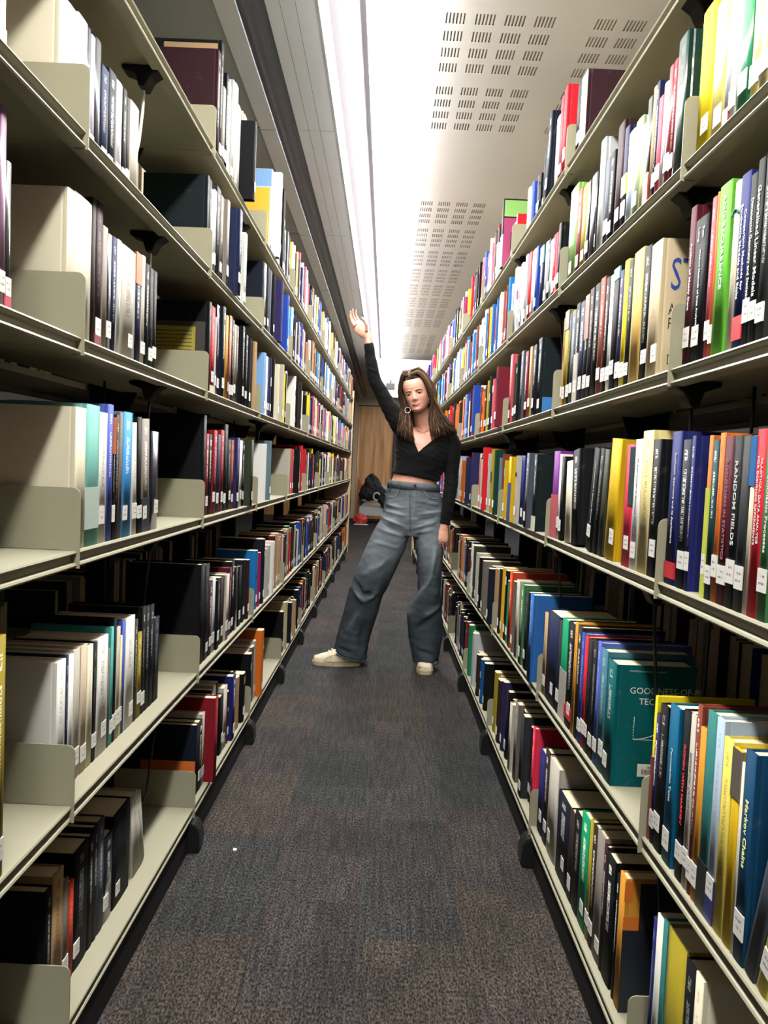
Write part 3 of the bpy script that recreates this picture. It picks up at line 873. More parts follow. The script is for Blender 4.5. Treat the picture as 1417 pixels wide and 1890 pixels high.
R21 1.6891 0.0240 0.268 0.020 oliveyellow|yellow olive thin|
R21 1.7137 0.0645 0.259 0.020 emerald|emerald green|
R21 1.7788 0.0598 0.235 0.020 black|black flat-topped|
R21 1.8392 0.0457 0.217 0.020 umber|brown black|
R21 1.8855 0.1176 0.216 0.020 midnight|wide blue-black|t=white
R21 2.0175 0.1074 0.258 0.020 bone|white grey worn|
R21 2.1255 0.0527 0.262 0.020 umber|brown|
R21 2.1788 0.0686 0.237 0.020 indigo|indigo|
R22 2.3274 0.0287 0.262 0.020 pinkred|bright pink red|nolab
R22 2.3587 0.0253 0.246 0.030 ~bone|filler|
R22 2.3850 0.0241 0.228 0.030 ~black|filler|
R22 2.4100 0.0290 0.237 0.030 ~umber|filler|
R22 2.4420 0.0508 0.261 0.008 charcoal|charcoal|
R22 2.4954 0.0251 0.240 0.030 ~black|filler|
R22 2.5215 0.0434 0.251 0.030 ~umber|filler|
R22 2.5679 0.0508 0.261 0.012 greybrown|grey|
R22 2.6213 0.0360 0.251 0.030 ~umber|filler|
R22 2.6603 0.0456 0.232 0.009 bone|pale grey|
R22 2.7086 0.0399 0.222 0.030 ~bone|filler|
R22 2.7495 0.0219 0.224 0.030 ~black|filler|
R22 2.7744 0.0455 0.244 0.015 black|black with white tag|
R22 2.8225 0.0317 0.232 0.030 ~bone|filler|
R22 2.8572 0.0386 0.257 0.012 ~purple|white-titled indigo and green|band=.0:.3:leaf
R22 2.8984 0.0186 0.251 0.030 ~black|filler|
R22 2.9180 0.0187 0.223 0.030 ~bone|filler|
R22 2.9397 0.0517 0.240 0.010 ~umber|dark brown|
R22 2.9940 0.0437 0.225 0.030 ~black|filler|
R22 3.0388 0.0190 0.231 0.030 ~umber|filler|
R22 3.0607 0.0456 0.239 0.014 ~oliveyellow|yellow|
R23 3.3412 0.0398 0.204 0.012 ~black|black|
R23 3.3836 0.0330 0.176 0.030 ~umber|filler|
R23 3.4176 0.0197 0.183 0.030 ~umber|filler|
R23 3.4402 0.0386 0.197 0.010 ~azure2|deep blue|
R23 3.4814 0.0201 0.196 0.030 ~azure2|filler|
R23 3.5025 0.0247 0.185 0.030 ~bone|filler|
R23 3.5283 0.0248 0.185 0.030 ~navy|filler|
R23 3.5561 0.0461 0.190 0.007 ~umber|brown black|
R23 3.6048 0.0441 0.172 0.030 ~charcoal|filler|
R23 3.6499 0.0443 0.173 0.030 ~umber|filler|
R23 3.6952 0.0321 0.173 0.030 ~umber|filler|
R23 3.7303 0.0501 0.252 0.007 ~silver|silver|
R23 3.7830 0.0362 0.234 0.030 ~bone|filler|
R23 3.8202 0.0222 0.230 0.030 ~charcoal|filler|
R23 3.8434 0.0224 0.233 0.030 ~bone|filler|
R23 3.8668 0.0378 0.234 0.030 ~bone|filler|
R23 3.9077 0.0467 0.256 0.009 ~green|green|
R30 0.9184 0.0238 0.279 0.012 straw|yellow green slanted|lean=14,yb=.925
R30 0.9588 0.0270 0.278 0.012 slate|slate grey slanted|lean=14,yb=.956
R30 0.9864 0.0278 0.280 0.012 petrolnavy|dark blue titled Markov Chains|T=Markov Chains,ts=.012,tc=.7:.7:.3
R30 1.0148 0.0080 0.259 0.012 cream|thin cream|
R30 1.0234 0.0254 0.271 0.012 mustard|mustard with brown top|band=.75:1:greybrown
R30 1.0494 0.0292 0.275 0.012 straw|straw yellow|
R30 1.0792 0.0246 0.294 0.012 palebluegrey|pale blue grey with navy foot|band=.0:.22:indigo
R30 1.1044 0.0315 0.294 0.012 teal2|teal with black foot|band=.0:.25:black
R30 1.1365 0.0210 0.262 0.012 ochre|orange ochre|
R30 1.1581 0.0159 0.291 0.012 brick|brown red|
R30 1.1746 0.0182 0.270 0.012 bone|grey titled Markov Chains|T=MARKOV CHAINS,tc=.2:.2:.2
R30 1.1934 0.0273 0.269 0.012 black|black with red title|T=DESIGN WITH MARKOV,tc=.7:.05:.05
R30 1.2384 0.0394 0.261 0.012 petrol|petrol blue titled Permutation Tests|T=Permutation Tests
R30 1.2862 0.0336 0.249 0.012 black|black|
R30 1.3204 0.0189 0.225 0.012 purple|purple|
R30 1.3399 0.0080 0.253 0.012 yellow|yellow and brick red|band=.0:.58:brick
R31 1.5709 0.0605 0.250 0.012 petrolgreen|dark teal titled Goodness-of-fit Techniques|cover=GOF
R31 1.6320 0.0472 0.261 0.012 greyteal2|blue teal|
R31 1.6798 0.0270 0.269 0.012 periwinkle|periwinkle|
R31 1.7073 0.0371 0.264 0.012 black|black titled|t=white
R31 1.7450 0.0396 0.258 0.012 black2|black with blue tag|
R31 1.7852 0.0274 0.258 0.012 red|red|
R31 1.8132 0.0269 0.260 0.012 royal|violet blue|t=white
R31 1.8408 0.0369 0.269 0.012 umber|black brown|
R31 1.8783 0.0258 0.272 0.012 ochre|ochre|
R31 1.9047 0.0660 0.262 0.012 black|black with red tag|band=.08:.2:red
R31 1.9713 0.0623 0.258 0.012 emerald|emerald and grey|band=.0:.5:bone
R31 2.0342 0.0338 0.245 0.012 charcoal|thin dark|
R31 2.0686 0.1357 0.250 0.012 navy|thick navy|
R31 2.2049 0.0425 0.233 0.012 tan|tan|
R32 2.3454 0.0522 0.263 -0.003 cobalt|cobalt blue thick|
R32 2.4001 0.0217 0.253 0.022 ~charcoal|filler|
R32 2.4228 0.0338 0.236 0.022 ~charcoal|filler|
R32 2.4576 0.0196 0.245 0.022 ~navy|filler|
R32 2.4802 0.0484 0.250 0.009 blackgreen|black green|
R32 2.5511 0.0521 0.263 0.007 fern|green|
R32 2.6059 0.0284 0.246 0.022 ~navy|filler|
R32 2.6373 0.0528 0.264 0.007 bone|pale grey|
R32 2.6926 0.0263 0.235 0.022 ~bone|filler|
R32 2.7219 0.0390 0.249 0.008 ~greybrown|grey|
R32 2.7636 0.0280 0.220 0.022 ~bone|filler|
R32 2.7946 0.0505 0.272 0.010 vermilion|orange red|
R32 2.8557 0.0466 0.231 0.012 ~emerald|green|
R32 2.9126 0.0438 0.262 0.012 ~black|thin black|
R32 2.9590 0.0379 0.267 0.007 ~gold|golden yellow|
R32 2.9995 0.0318 0.246 0.022 ~umber|filler|
R32 3.0343 0.0391 0.253 0.008 ~maroonblack|maroon black|
R33 3.1554 0.0611 0.237 0.012 ~tan|tan and black|
R33 3.2191 0.0466 0.229 -0.008 ~midnight|glossy blue-black|g
R33 3.2683 0.0423 0.217 0.022 ~black|filler|
R33 3.3117 0.0310 0.219 0.022 ~bone|filler|
R33 3.3437 0.0391 0.225 0.022 ~black|filler|
R33 3.3838 0.0306 0.202 0.022 ~charcoal|filler|
R33 3.4174 0.0480 0.237 -0.006 ~greybrown|grey brown|
R33 3.4680 0.0390 0.204 0.022 ~charcoal|filler|
R33 3.5080 0.0411 0.210 0.022 ~charcoal|filler|
R33 3.5500 0.0389 0.207 0.022 ~umber|filler|
R33 3.5920 0.0491 0.233 0.002 ~black|black|
R33 3.6437 0.0412 0.229 0.022 ~navy|filler|
R33 3.6859 0.0226 0.199 0.022 ~charcoal|filler|
R33 3.7094 0.0236 0.223 0.022 ~black|filler|
R33 3.7361 0.0374 0.238 0.004 ~bone|grey with red top|band=.6:1:brick
R33 3.7760 0.0251 0.235 0.022 ~black|filler|
R33 3.8022 0.0276 0.223 0.022 ~bone|filler|
R33 3.8308 0.0271 0.204 0.022 ~navy|filler|
R33 3.8609 0.0437 0.260 0.007 ~darkolive|green|
R33 3.9072 0.0311 0.229 0.022 ~umber|filler|
R33 3.9413 0.0498 0.257 0.007 ~white|white|
R40 0.9915 0.0247 0.243 0.012 fern|green titled Stochastic Processes|T=Stochastic Processes
R40 1.0168 0.0258 0.247 0.012 red|red titled Practical Data Analysis|T=PRACTICAL DATA ANALYSIS/FOR DESIGNED EXPERIMENTS,ts=.007
R40 1.0432 0.0138 0.239 0.012 cream|cream with blue top|band=.72:1:azure
R40 1.0576 0.0252 0.240 0.012 charcoal|speckled dark|
R40 1.0834 0.0264 0.241 0.012 black|black titled Random Fields|T=RANDOM FIELDS,ts=.0125
R40 1.1104 0.0289 0.241 0.012 maroon|maroon titled Robustness in Statistics|T=ROBUSTNESS IN STATISTICS,tc=.28:.09:.13
R40 1.1399 0.0182 0.247 0.012 orange|orange|
R40 1.1588 0.0209 0.238 0.012 inkteal|ink teal|
R40 1.1803 0.0135 0.245 0.012 orange|orange and lime|band=.0:.68:chartreuse
R40 1.2449 0.0144 0.247 0.012 indigo|royal navy with broad cover|
R40 1.2599 0.0413 0.242 0.012 midnight|midnight blue gilt-lettered|
R40 1.3018 0.0433 0.257 0.012 indigo|navy titled Stochastic Geometry and its Applications|T=Stochastic Geometry and its Applications,band=.04:.15:red
R41 1.3963 0.0397 0.247 0.012 black|black with plain cover|
R41 1.4366 0.0564 0.265 0.012 paleyellow2|tall pale yellow|
R41 1.4936 0.0408 0.251 0.012 white|white titled An Introduction to Stochastic Processes|T=An Introduction to Stochastic Processes,tc=.1:.1:.1
R41 1.5350 0.0511 0.242 0.012 pinkred|pink red with teal panel|band=.5:.98:inkteal,bandhalf
R41 1.6230 0.0696 0.255 0.012 mustard|thick mustard yellow|lean=4
R41 1.7049 0.0359 0.235 0.012 darkolive|dark olive leaning|lean=5
R41 1.7414 0.0368 0.239 0.012 black|black leaning|lean=7
R41 1.7787 0.0486 0.240 0.012 black|black titled leaning|lean=8,T=New Perspectives in Stochastic Geometry
R41 1.9457 0.0688 0.239 0.012 black|large black tilted back|lean=-6,nolab
R41 2.0151 0.0634 0.212 0.012 cream|cream lattice-patterned|lean=-4,nolab
R41 2.1074 0.0394 0.226 0.012 black|slim black|
R41 2.1475 0.0217 0.233 0.012 white|thin white|
R41 2.1698 0.0776 0.242 0.012 magenta2|purple pink and yellow|band=.0:.5:salmon,nolab
R42 2.4062 0.0448 0.236 -0.002 blackgreen|dark green and brown|band=.0:.2:cream,nolab
R42 2.4536 0.0214 0.211 0.022 ~navy|filler|
R42 2.4760 0.0201 0.215 0.022 ~bone|filler|
R42 2.4970 0.0271 0.232 0.022 ~black|filler|
R42 2.5271 0.0456 0.241 -0.003 slate|grey|lean=3
R42 2.5753 0.0369 0.230 0.022 ~navy|filler|
R42 2.6132 0.0384 0.216 0.022 ~slate|filler|
R42 2.6527 0.0265 0.239 0.022 ~navy|filler|
R42 2.6802 0.0608 0.235 0.012 indigo|indigo|lean=3
R42 2.7436 0.0371 0.237 -0.001 ~bone|grey white|
R42 2.7833 0.0336 0.213 0.022 ~umber|filler|
R42 2.8200 0.0457 0.234 -0.011 mustard|mustard and blue|band=.0:.6:royal,nolab
R42 2.8683 0.0211 0.216 0.022 ~navy|filler|
R42 2.8903 0.0196 0.209 0.022 ~mustard|filler|
R42 2.9110 0.0333 0.205 0.022 ~mustard|filler|
R42 2.9452 0.0377 0.204 0.022 ~navy|filler|
R42 2.9840 0.0263 0.222 0.022 ~black|filler|
R42 3.0133 0.0372 0.223 0.002 ~mustard|slim mustard and blue|
R43 3.1554 0.0080 0.250 0.012 ~brick|brick red|
R43 3.1660 0.0462 0.235 0.006 ~greyteal|blue grey|
R43 3.2148 0.0428 0.223 0.022 ~greyteal|filler|
R43 3.2606 0.0469 0.268 -0.001 ~darkgreen|dark green|
R43 3.3102 0.0330 0.254 0.022 ~bone|filler|
R43 3.3442 0.0310 0.260 0.022 ~darkgreen|filler|
R43 3.3762 0.0199 0.257 0.022 ~umber|filler|
R43 3.3990 0.0459 0.276 0.006 ~oliveyellow|yellow green|
R43 3.4475 0.0352 0.249 0.022 ~navy|filler|
R43 3.4857 0.0404 0.257 0.004 ~bone|cream|
R43 3.5287 0.0194 0.224 0.022 ~bone|filler|
R43 3.5492 0.0316 0.228 0.022 ~umber|filler|
R43 3.5818 0.0206 0.232 0.022 ~bone|filler|
R43 3.6055 0.0440 0.287 -0.004 ~red|red|
R44 4.0574 0.0512 0.272 -0.002 ~purple|thick dark purple|
R44 4.1112 0.0199 0.252 0.022 ~black|filler|
R44 4.1321 0.0221 0.256 0.022 ~purple|filler|
R44 4.1551 0.0210 0.263 0.022 ~purple|filler|
R44 4.1772 0.0210 0.260 0.022 ~umber|filler|
R44 4.1992 0.0292 0.262 0.022 ~purple|filler|
R44 4.2315 0.0376 0.246 -0.012 ~navy|navy with light blue top|band=.65:1:lightblue
R44 4.2716 0.0344 0.241 0.022 ~charcoal|filler|
R44 4.3070 0.0327 0.216 0.022 ~charcoal|filler|
R44 4.3408 0.0235 0.219 0.022 ~navy|filler|
R44 4.3652 0.0188 0.239 0.022 ~bone|filler|
R44 4.3850 0.0436 0.224 0.022 ~umber|filler|
R44 4.4297 0.0425 0.221 0.022 ~bone|filler|
R44 4.4731 0.0444 0.235 0.022 ~navy|filler|
R44 4.5205 0.0529 0.235 0.000 ~orange|orange|
R50 1.0674 0.0233 0.263 0.020 charcoal|textured grey|
R50 1.0913 0.0195 0.254 0.020 black|black titled Generalized Linear Models|T=Generalized Linear Models,ts=.0125
R50 1.1114 0.0193 0.241 0.020 blackgreen|black green titled Dimensional Geometry|T=Dimensional Geometry and Statistics
R50 1.1313 0.0299 0.251 0.020 indigo|navy titled Comparison Methods|T=Comparison Methods for/Stochastic Models and Risks,band=.06:.2:red
R50 1.1618 0.0218 0.249 0.020 cream|cream with teal arc|nolab,arc
R50 1.1922 0.0412 0.260 0.020 lime|bright green titled And Recurrence|T=AND RECURRENCE,ts=.013
R50 1.2340 0.0101 0.256 0.020 orange|orange|
R50 1.2447 0.0165 0.253 0.020 salmon|salmon red|
R50 1.2711 0.0510 0.236 0.020 black|black titled Modern Methods of Data Analysis|T=Modern Methods of Data Analysis/Fox  Long
R50 1.3227 0.0247 0.265 0.020 maroon|maroon titled Analysis of Messy Data|T=Analysis of Messy Data
R51 1.4771 0.0577 0.255 0.020 sand|sand cream with blue capitals on cover|cover=ST
R51 1.5354 0.0414 0.261 0.020 black|black|
R51 1.5774 0.0618 0.268 0.020 wheat|wheat yellow|
R51 1.6398 0.0315 0.262 0.020 blackgreen|dark green grey|
R51 1.6719 0.0322 0.269 0.020 yellow|bright yellow|
R51 1.7047 0.0299 0.255 0.020 purple|purple black|
R51 1.7353 0.0416 0.270 0.020 black|black with turquoise top|band=.9:1:seagreen
R51 1.7775 0.0297 0.262 0.020 white|white|g
R51 1.8078 0.0349 0.265 0.020 black|black titled|t=white
R51 1.8433 0.0408 0.274 0.020 brick|brown red|
R51 1.8847 0.0511 0.270 0.020 black|black gold-banded|
R51 1.9365 0.0391 0.270 0.020 black2|black gold-striped|
R51 1.9762 0.0366 0.263 0.020 black|black with red top|band=.58:1:terracotta
R51 2.0134 0.0541 0.256 0.020 navy|navy|
R51 2.0681 0.0391 0.261 0.020 black|black and beige|band=.0:.5:bone
R51 2.1078 0.0431 0.251 0.020 slate|slate grey|
R51 2.1515 0.0313 0.250 0.020 black|narrow black|
R51 2.1835 0.0450 0.265 0.020 oliveyellow|yellow with brown top|band=.8:1:greybrown
R51 2.2290 0.0184 0.251 0.020 ~tan|thin tan|
R52 2.5381 0.0559 0.248 0.020 blackgreen|blue-black with blue label on cover|cover=BLK
R52 2.5965 0.0484 0.235 0.015 midnight|navy|
R52 2.6738 0.0356 0.239 0.014 tan|beige|
R52 2.7120 0.0231 0.226 0.030 ~black|filler|
R52 2.7381 0.0504 0.233 0.014 wine|wine|
R52 2.7911 0.0359 0.215 0.030 ~umber|filler|
R52 2.8300 0.0475 0.248 0.015 slate|slate|
R52 2.9046 0.0390 0.242 0.010 ~black|black|
R52 2.9462 0.0391 0.213 0.030 ~umber|filler|
R52 3.0033 0.0495 0.226 0.020 ~umber|black brown|
R52 3.0554 0.0535 0.268 0.014 salmon|salmon red|
R53 3.2486 0.0539 0.242 -0.012 ~wine|thick wine red|
R53 3.3052 0.0210 0.216 0.030 ~wine|filler|
R53 3.3272 0.0421 0.210 0.030 ~black|filler|
R53 3.3703 0.0348 0.207 0.030 ~navy|filler|
R53 3.4061 0.0347 0.224 0.030 ~bone|filler|
R53 3.4418 0.0325 0.239 0.030 ~navy|filler|
R53 3.4754 0.0269 0.218 0.030 ~wine|filler|
R53 3.5032 0.0216 0.237 0.030 ~umber|filler|
R53 3.5278 0.0505 0.226 0.014 ~rose|rose red|
R53 3.5810 0.0189 0.195 0.030 ~navy|filler|
R53 3.6009 0.0279 0.199 0.030 ~black|filler|
R53 3.6318 0.0522 0.251 0.014 ~blackgreen|dark green|
R53 3.6866 0.0298 0.242 0.030 ~bone|filler|
R53 3.7194 0.0413 0.239 0.015 ~oliveyellow|yellow|
R53 3.7633 0.0330 0.218 0.030 ~charcoal|filler|
R53 3.7993 0.0491 0.224 0.018 ~maroonblack|maroon black|
R53 3.8510 0.0428 0.199 0.010 ~orange|orange|
R54 4.0574 0.0445 0.250 -0.012 ~royal|royal blue thick|
R60 1.1050 0.0261 0.150 0.020 khaki|yellow grey|g
R60 1.1317 0.0277 0.160 0.020 paleyellow|pale yellow|g
R60 1.1600 0.0423 0.178 0.020 green|green|g
R60 1.2029 0.0214 0.195 0.020 white|white|g
R60 1.2249 0.0193 0.206 0.020 silver|grey with red foot|g,band=.0:.18:red
R60 1.2448 0.0472 0.220 0.020 paleyellow|white and yellow|g
R60 1.2926 0.0548 0.238 0.020 yellow|bright yellow rounded|
R61 1.4100 0.0449 0.250 0.020 darkgreen|dark green|g,nolab
R61 1.4555 0.0200 0.225 0.020 wine|wine red|
R61 1.4761 0.0234 0.225 0.020 crimson|crimson|g
R61 1.5001 0.0214 0.206 0.020 silver|silver and red|g
R61 1.5221 0.0240 0.191 0.020 rose|rose red|
R61 1.5467 0.0168 0.229 0.020 navy|navy|
R61 1.5641 0.0193 0.228 0.020 tan|tan|
R61 1.5839 0.0278 0.219 0.020 black|black white and red|g,band=.0:.3:red
R61 1.6123 0.0270 0.179 0.020 lemon|cream yellow|
R61 1.6399 0.0457 0.205 0.020 palegreen|pale green|g
R61 1.6862 0.0427 0.200 0.020 skywhite|pale blue|g
R61 1.7295 0.0337 0.224 0.020 navy|navy with yellow band|band=.35:.55:yellow
R61 1.7637 0.0485 0.250 0.020 maroonblack|maroon brown|
R61 1.8256 0.0382 0.210 0.020 black|black spiral|
R61 1.8644 0.0356 0.209 0.020 slate|slate|
R61 1.9149 0.0449 0.275 0.020 silver|silver blue|g
R61 1.9604 0.0081 0.201 0.020 ~black|black and white|g
R61 1.9691 0.0603 0.216 0.020 midnight|black navy|g
R61 2.0300 0.0328 0.216 0.020 black|slim black|g
R61 2.0634 0.0459 0.220 0.020 oliveyellow|olive yellow|
R61 2.1099 0.0507 0.227 0.020 brick|brown red|
R61 2.1611 0.0863 0.256 0.020 leaf|leaf green with pale top|g
R62 2.3506 0.0355 0.208 0.020 black|black|
R62 2.3867 0.0269 0.192 0.020 ~rose|white and red|
R62 2.4141 0.0349 0.194 0.020 red|rose red|
R62 2.4496 0.0378 0.190 0.020 white|white|
R62 2.4880 0.0387 0.201 0.020 navy|navy and white|
R62 2.5273 0.0422 0.205 0.020 silver|grey white|
R62 2.5721 0.0520 0.205 0.016 navy|navy with turquoise top|band=.72:1:seagreen
R62 2.6475 0.0392 0.223 0.012 royal|royal blue|
R62 2.6892 0.0312 0.191 0.030 ~bone|filler|
R62 2.7290 0.0622 0.237 0.020 white|white|
R62 2.7939 0.0501 0.245 0.018 red|pink red|
R62 2.8466 0.0430 0.249 0.014 silver|grey white|
R62 2.8922 0.0229 0.245 0.030 ~silver|filler|
R62 2.9161 0.0227 0.243 0.030 ~bone|filler|
R62 2.9418 0.0456 0.244 0.016 white|white narrow|
R62 3.0160 0.0469 0.230 0.015 ~lilac|lilac blue|
R62 3.0656 0.0240 0.196 0.030 ~charcoal|filler|
R62 3.0969 0.0505 0.266 0.020 white2|white slim|
R71 2.1276 0.0590 0.199 0.020 white|dark maroon with white spine|mc=maroonblack
R71 2.1872 0.0463 0.201 0.020 black|black and white|
R72 2.3091 0.0402 0.246 0.009 red|red cream-edged|
R72 2.3519 0.0280 0.240 0.030 ~umber|filler|
R72 2.3809 0.0192 0.216 0.030 ~charcoal|filler|
R72 2.4010 0.0476 0.264 0.020 wine|thin wine red|
R72 2.4492 0.0481 0.224 0.020 white|white|
R72 2.4999 0.0467 0.257 0.006 midnight|tape-bound black|lean=4
R72 2.5492 0.0316 0.243 0.030 ~charcoal|filler|
R72 2.5818 0.0210 0.225 0.030 ~bone|filler|
R72 2.6038 0.0230 0.251 0.030 ~bone|filler|
R72 2.6277 0.0301 0.234 0.030 ~midnight|filler|
R72 2.6588 0.0373 0.227 0.030 ~black|filler|
R72 2.6971 0.0254 0.219 0.030 ~charcoal|filler|
R72 2.7236 0.0540 0.150 0.020 ~black|black and cream|
R72 2.7999 0.0398 0.150 0.013 ~royal|royal blue|
R72 2.8424 0.0285 0.132 0.030 ~navy|filler|
R72 2.8739 0.0474 0.157 0.014 ~lemon|cream|
R73 3.1554 0.0080 0.150 0.020 ~red|red and teal|
R73 3.1640 0.0211 0.152 0.020 ~cream|cream and red|
R73 3.1877 0.0274 0.132 0.030 ~black|filler|
R73 3.2161 0.0398 0.136 0.030 ~bone|filler|
R73 3.2569 0.0393 0.151 0.030 ~bone|filler|
R73 3.2972 0.0247 0.136 0.030 ~navy|filler|
R73 3.3229 0.0350 0.137 0.030 ~black|filler|
R73 3.3589 0.0195 0.139 0.030 ~black|filler|
R73 3.3814 0.0468 0.282 -0.004 black|black-topped white with pink cover|band=.0:.48:white,cover=PINK
R73 3.4309 0.0181 0.241 0.030 ~black|filler|
R73 3.4500 0.0185 0.261 0.030 ~bone|filler|
R73 3.4695 0.0195 0.267 0.030 ~navy|filler|
R73 3.4900 0.0234 0.281 0.030 ~bone|filler|
R73 3.5144 0.0272 0.260 0.030 ~navy|filler|
R73 3.5426 0.0298 0.241 0.030 ~navy|filler|
R73 3.5754 0.0500 0.156 0.006 ~white|white|
"""
LVN = {7: 'top shelf', 6: 'second shelf down', 5: 'third shelf down', 4: 'fourth shelf down', 3: 'fifth shelf down', 2: 'bottom shelf'}
BYN = ['nearest bay', 'second bay', 'third bay', 'fourth bay', 'fifth bay']
SDN = {'L': 'left', 'R': 'right'}
rows = {}
for ln in DATA.strip().split('\n'):
    a, look, opts = ln.split('|'); k, y, t, h, rec, col = a.split()
    rows.setdefault(k, []).append((float(y), float(t), float(h), float(rec), col, look, opts))
FAR = []          # (side, level, y, thickness, height, recess, colour, sign for facing)
used_labels = {}
def short(look):
    ws = look.split(' titled ')[0].split(' with ')[0].split()
    return ' '.join(ws[-3:] if len(ws) > 2 and ws[-2] == 'and' else ws[-2:])
def named(look):
    for w_ in (' titled ', ' with ', ' after '):
        if w_ in look: return look.replace(w_, ' book' + w_, 1)
    return look + ' book'
def unique(look, prev, nxt, k, i):
    lv, b = int(k[1]), int(k[2]); place = '%s on the %s' % (LVN[lv], SDN[k[0]])
    look = look.replace(' and ', '-and-') if len(look.split()) > 4 and 'titled' not in look else look
    if 'titled' in look:
        c = ['%s, %s' % (named(look), place), named(look), look]
    else:
        c = []
        if prev and nxt: c.append('%s between %s and %s ones, %s' % (named(look), short(prev), short(nxt), place))
        if nxt and not prev: c.append('%s first by the end plate, %s, %s' % (named(look), place, BYN[b]))
        if prev and not nxt: c.append('%s after the %s one, %s, %s' % (named(look), short(prev), place, BYN[b]))
        if prev and nxt: c.append('%s between %s and %s, %s %s' % (named(look), prev.split()[0], nxt.split()[0], SDN[k[0]], LVN[lv]))
        c.append('%s, number %d from the end plate, %s, %s' % (named(look), i+1, place, BYN[b]))
        c.append('%s, %s, %s' % (named(look), place, BYN[b]))
    for q in c:
        if 4 <= len(q.split()) <= 16 and q not in used_labels:
            used_labels[q] = 1; return q
    q = '%s, number %d from end plate, %s %s' % (' '.join(look.split()[:4]), i+1, SDN[k[0]], LVN[lv]); used_labels[q] = 1
    return q
for k, L in rows.items():
    L.sort()
    for i, (y, t, h, rec, col, look, opts) in enumerate(L):
        if col[0] == '~':
            FAR.append((k[0], int(k[1]), y, t, h, rec, col[1:], 1)); continue
        prev = next((q[5] for q in reversed(L[:i]) if q[5] != 'filler'), None)
        nxt = next((q[5] for q in L[i+1:] if q[5] != 'filler'), None)
        make_book(k, y, t, h, rec, col, look, opts, unique(look, prev, nxt, k, i),
                  'books on the %s of the %s shelving' % (LVN[int(k[1])], SDN[k[0]]))

# the smaller books farther down the aisle and on the far faces of the cases
PL_L = {7: 'white bone black navy silver navy umber orange royal charcoal wheat rose black'.split(),
        6: 'navy midnight white wine maroon tan royal sky black umber bone black'.split(),
        5: 'white bone black navy umber lightblue yellow periwinkle cream rose azure greybrown'.split(),
        4: 'black bone white navy maroon yellow charcoal indigo darkgreen red cream midnight'.split(),
        3: 'black umber maroon bone charcoal navy darkgreen red silver tan royal buff'.split(),
        2: 'black umber navy tan bone orange charcoal brick midnight blackgreen khaki indigo'.split()}
PL_R = {7: 'yellow white rose wine indigo black royal oliveyellow black magenta red cream'.split(),
        6: 'white cobalt navy wine lilac magenta yellow black cream azure brick umber'.split(),
        5: 'red orange salmon royal slate umber cream lightblue charcoal maroon wheat brick'.split(),
        4: 'purple lightblue orange red royal cream darkgreen maroon magenta bone mustard navy'.split(),
        3: 'brick black royal cream umber bone tan maroon black blackgreen orange green'.split(),
        2: 'black umber charcoal bone silver green brick navy black midnight wine taupe'.split()}
rg = random.Random(5)
for s in ('L', 'R'):
    for lv in TOPS[s]:
        pal = (PL_L if s == 'L' else PL_R)[lv]
        for b in [-3, -2, -1, 0] + list(range(1, NBAY)):
            k = '%s%d%d' % (s, lv, b); y0, y1 = bay_y(b) + .006, bay_y(b+1) - .004
            have = rows.get(k)
            if have:
                last = max(q[0] + q[1] for q in have)
                if 0 < b < 3 or last > y1 - .12: continue
                if b == 0:
                    y1 = min(q[0] for q in have) - .004; last = y0 - .002
                y = last + .002
                if s == 'L' and lv == 4 and b == 3: continue
                if s == 'L' and lv == 2 and b == 3: continue
            else:
                if (s, lv, b) in (('L', 7, 1), ('R', 7, 1)): continue
                y = y0
            stop = y0 + (y1-y0)*rg.uniform(.72, 1.0) if b > 3 else (y1 if b > 0 else min(y1, .98))
            while y < stop:
                t = rg.choice((.014, .018, .022, .026, .032, .04)) * rg.uniform(.85, 1.2)
                if y + t > y1: break
                h = min(rg.choice((.215, .235, .24, .25, .265)) * rg.uniform(.96, 1.05), (.27 if lv in (5, 6) else .29))
                FAR.append((s, lv, y, t, h, rg.uniform(.012, .03), rg.choice(pal), 1)); y += t + .0007
        for b in range(0, 5):
            y0, y1 = bay_y(b) + .006, bay_y(b+1) - .004
            y = y0; stop = y1 - rg.uniform(.02, .3)
            while y < stop:
                t = rg.choice((.016, .022, .03, .04)) * rg.uniform(.85, 1.2)
                if y + t > y1: break
                h = min(rg.choice((.21, .235, .245, .26)) * rg.uniform(.96, 1.05), .27)
                FAR.append((s, lv, y, t, h, rg.uniform(.012, .03), rg.choice(pal), -1)); y += t + .0007
bm = bmesh.new(); cl = bm.loops.layers.float_color.new('Col')
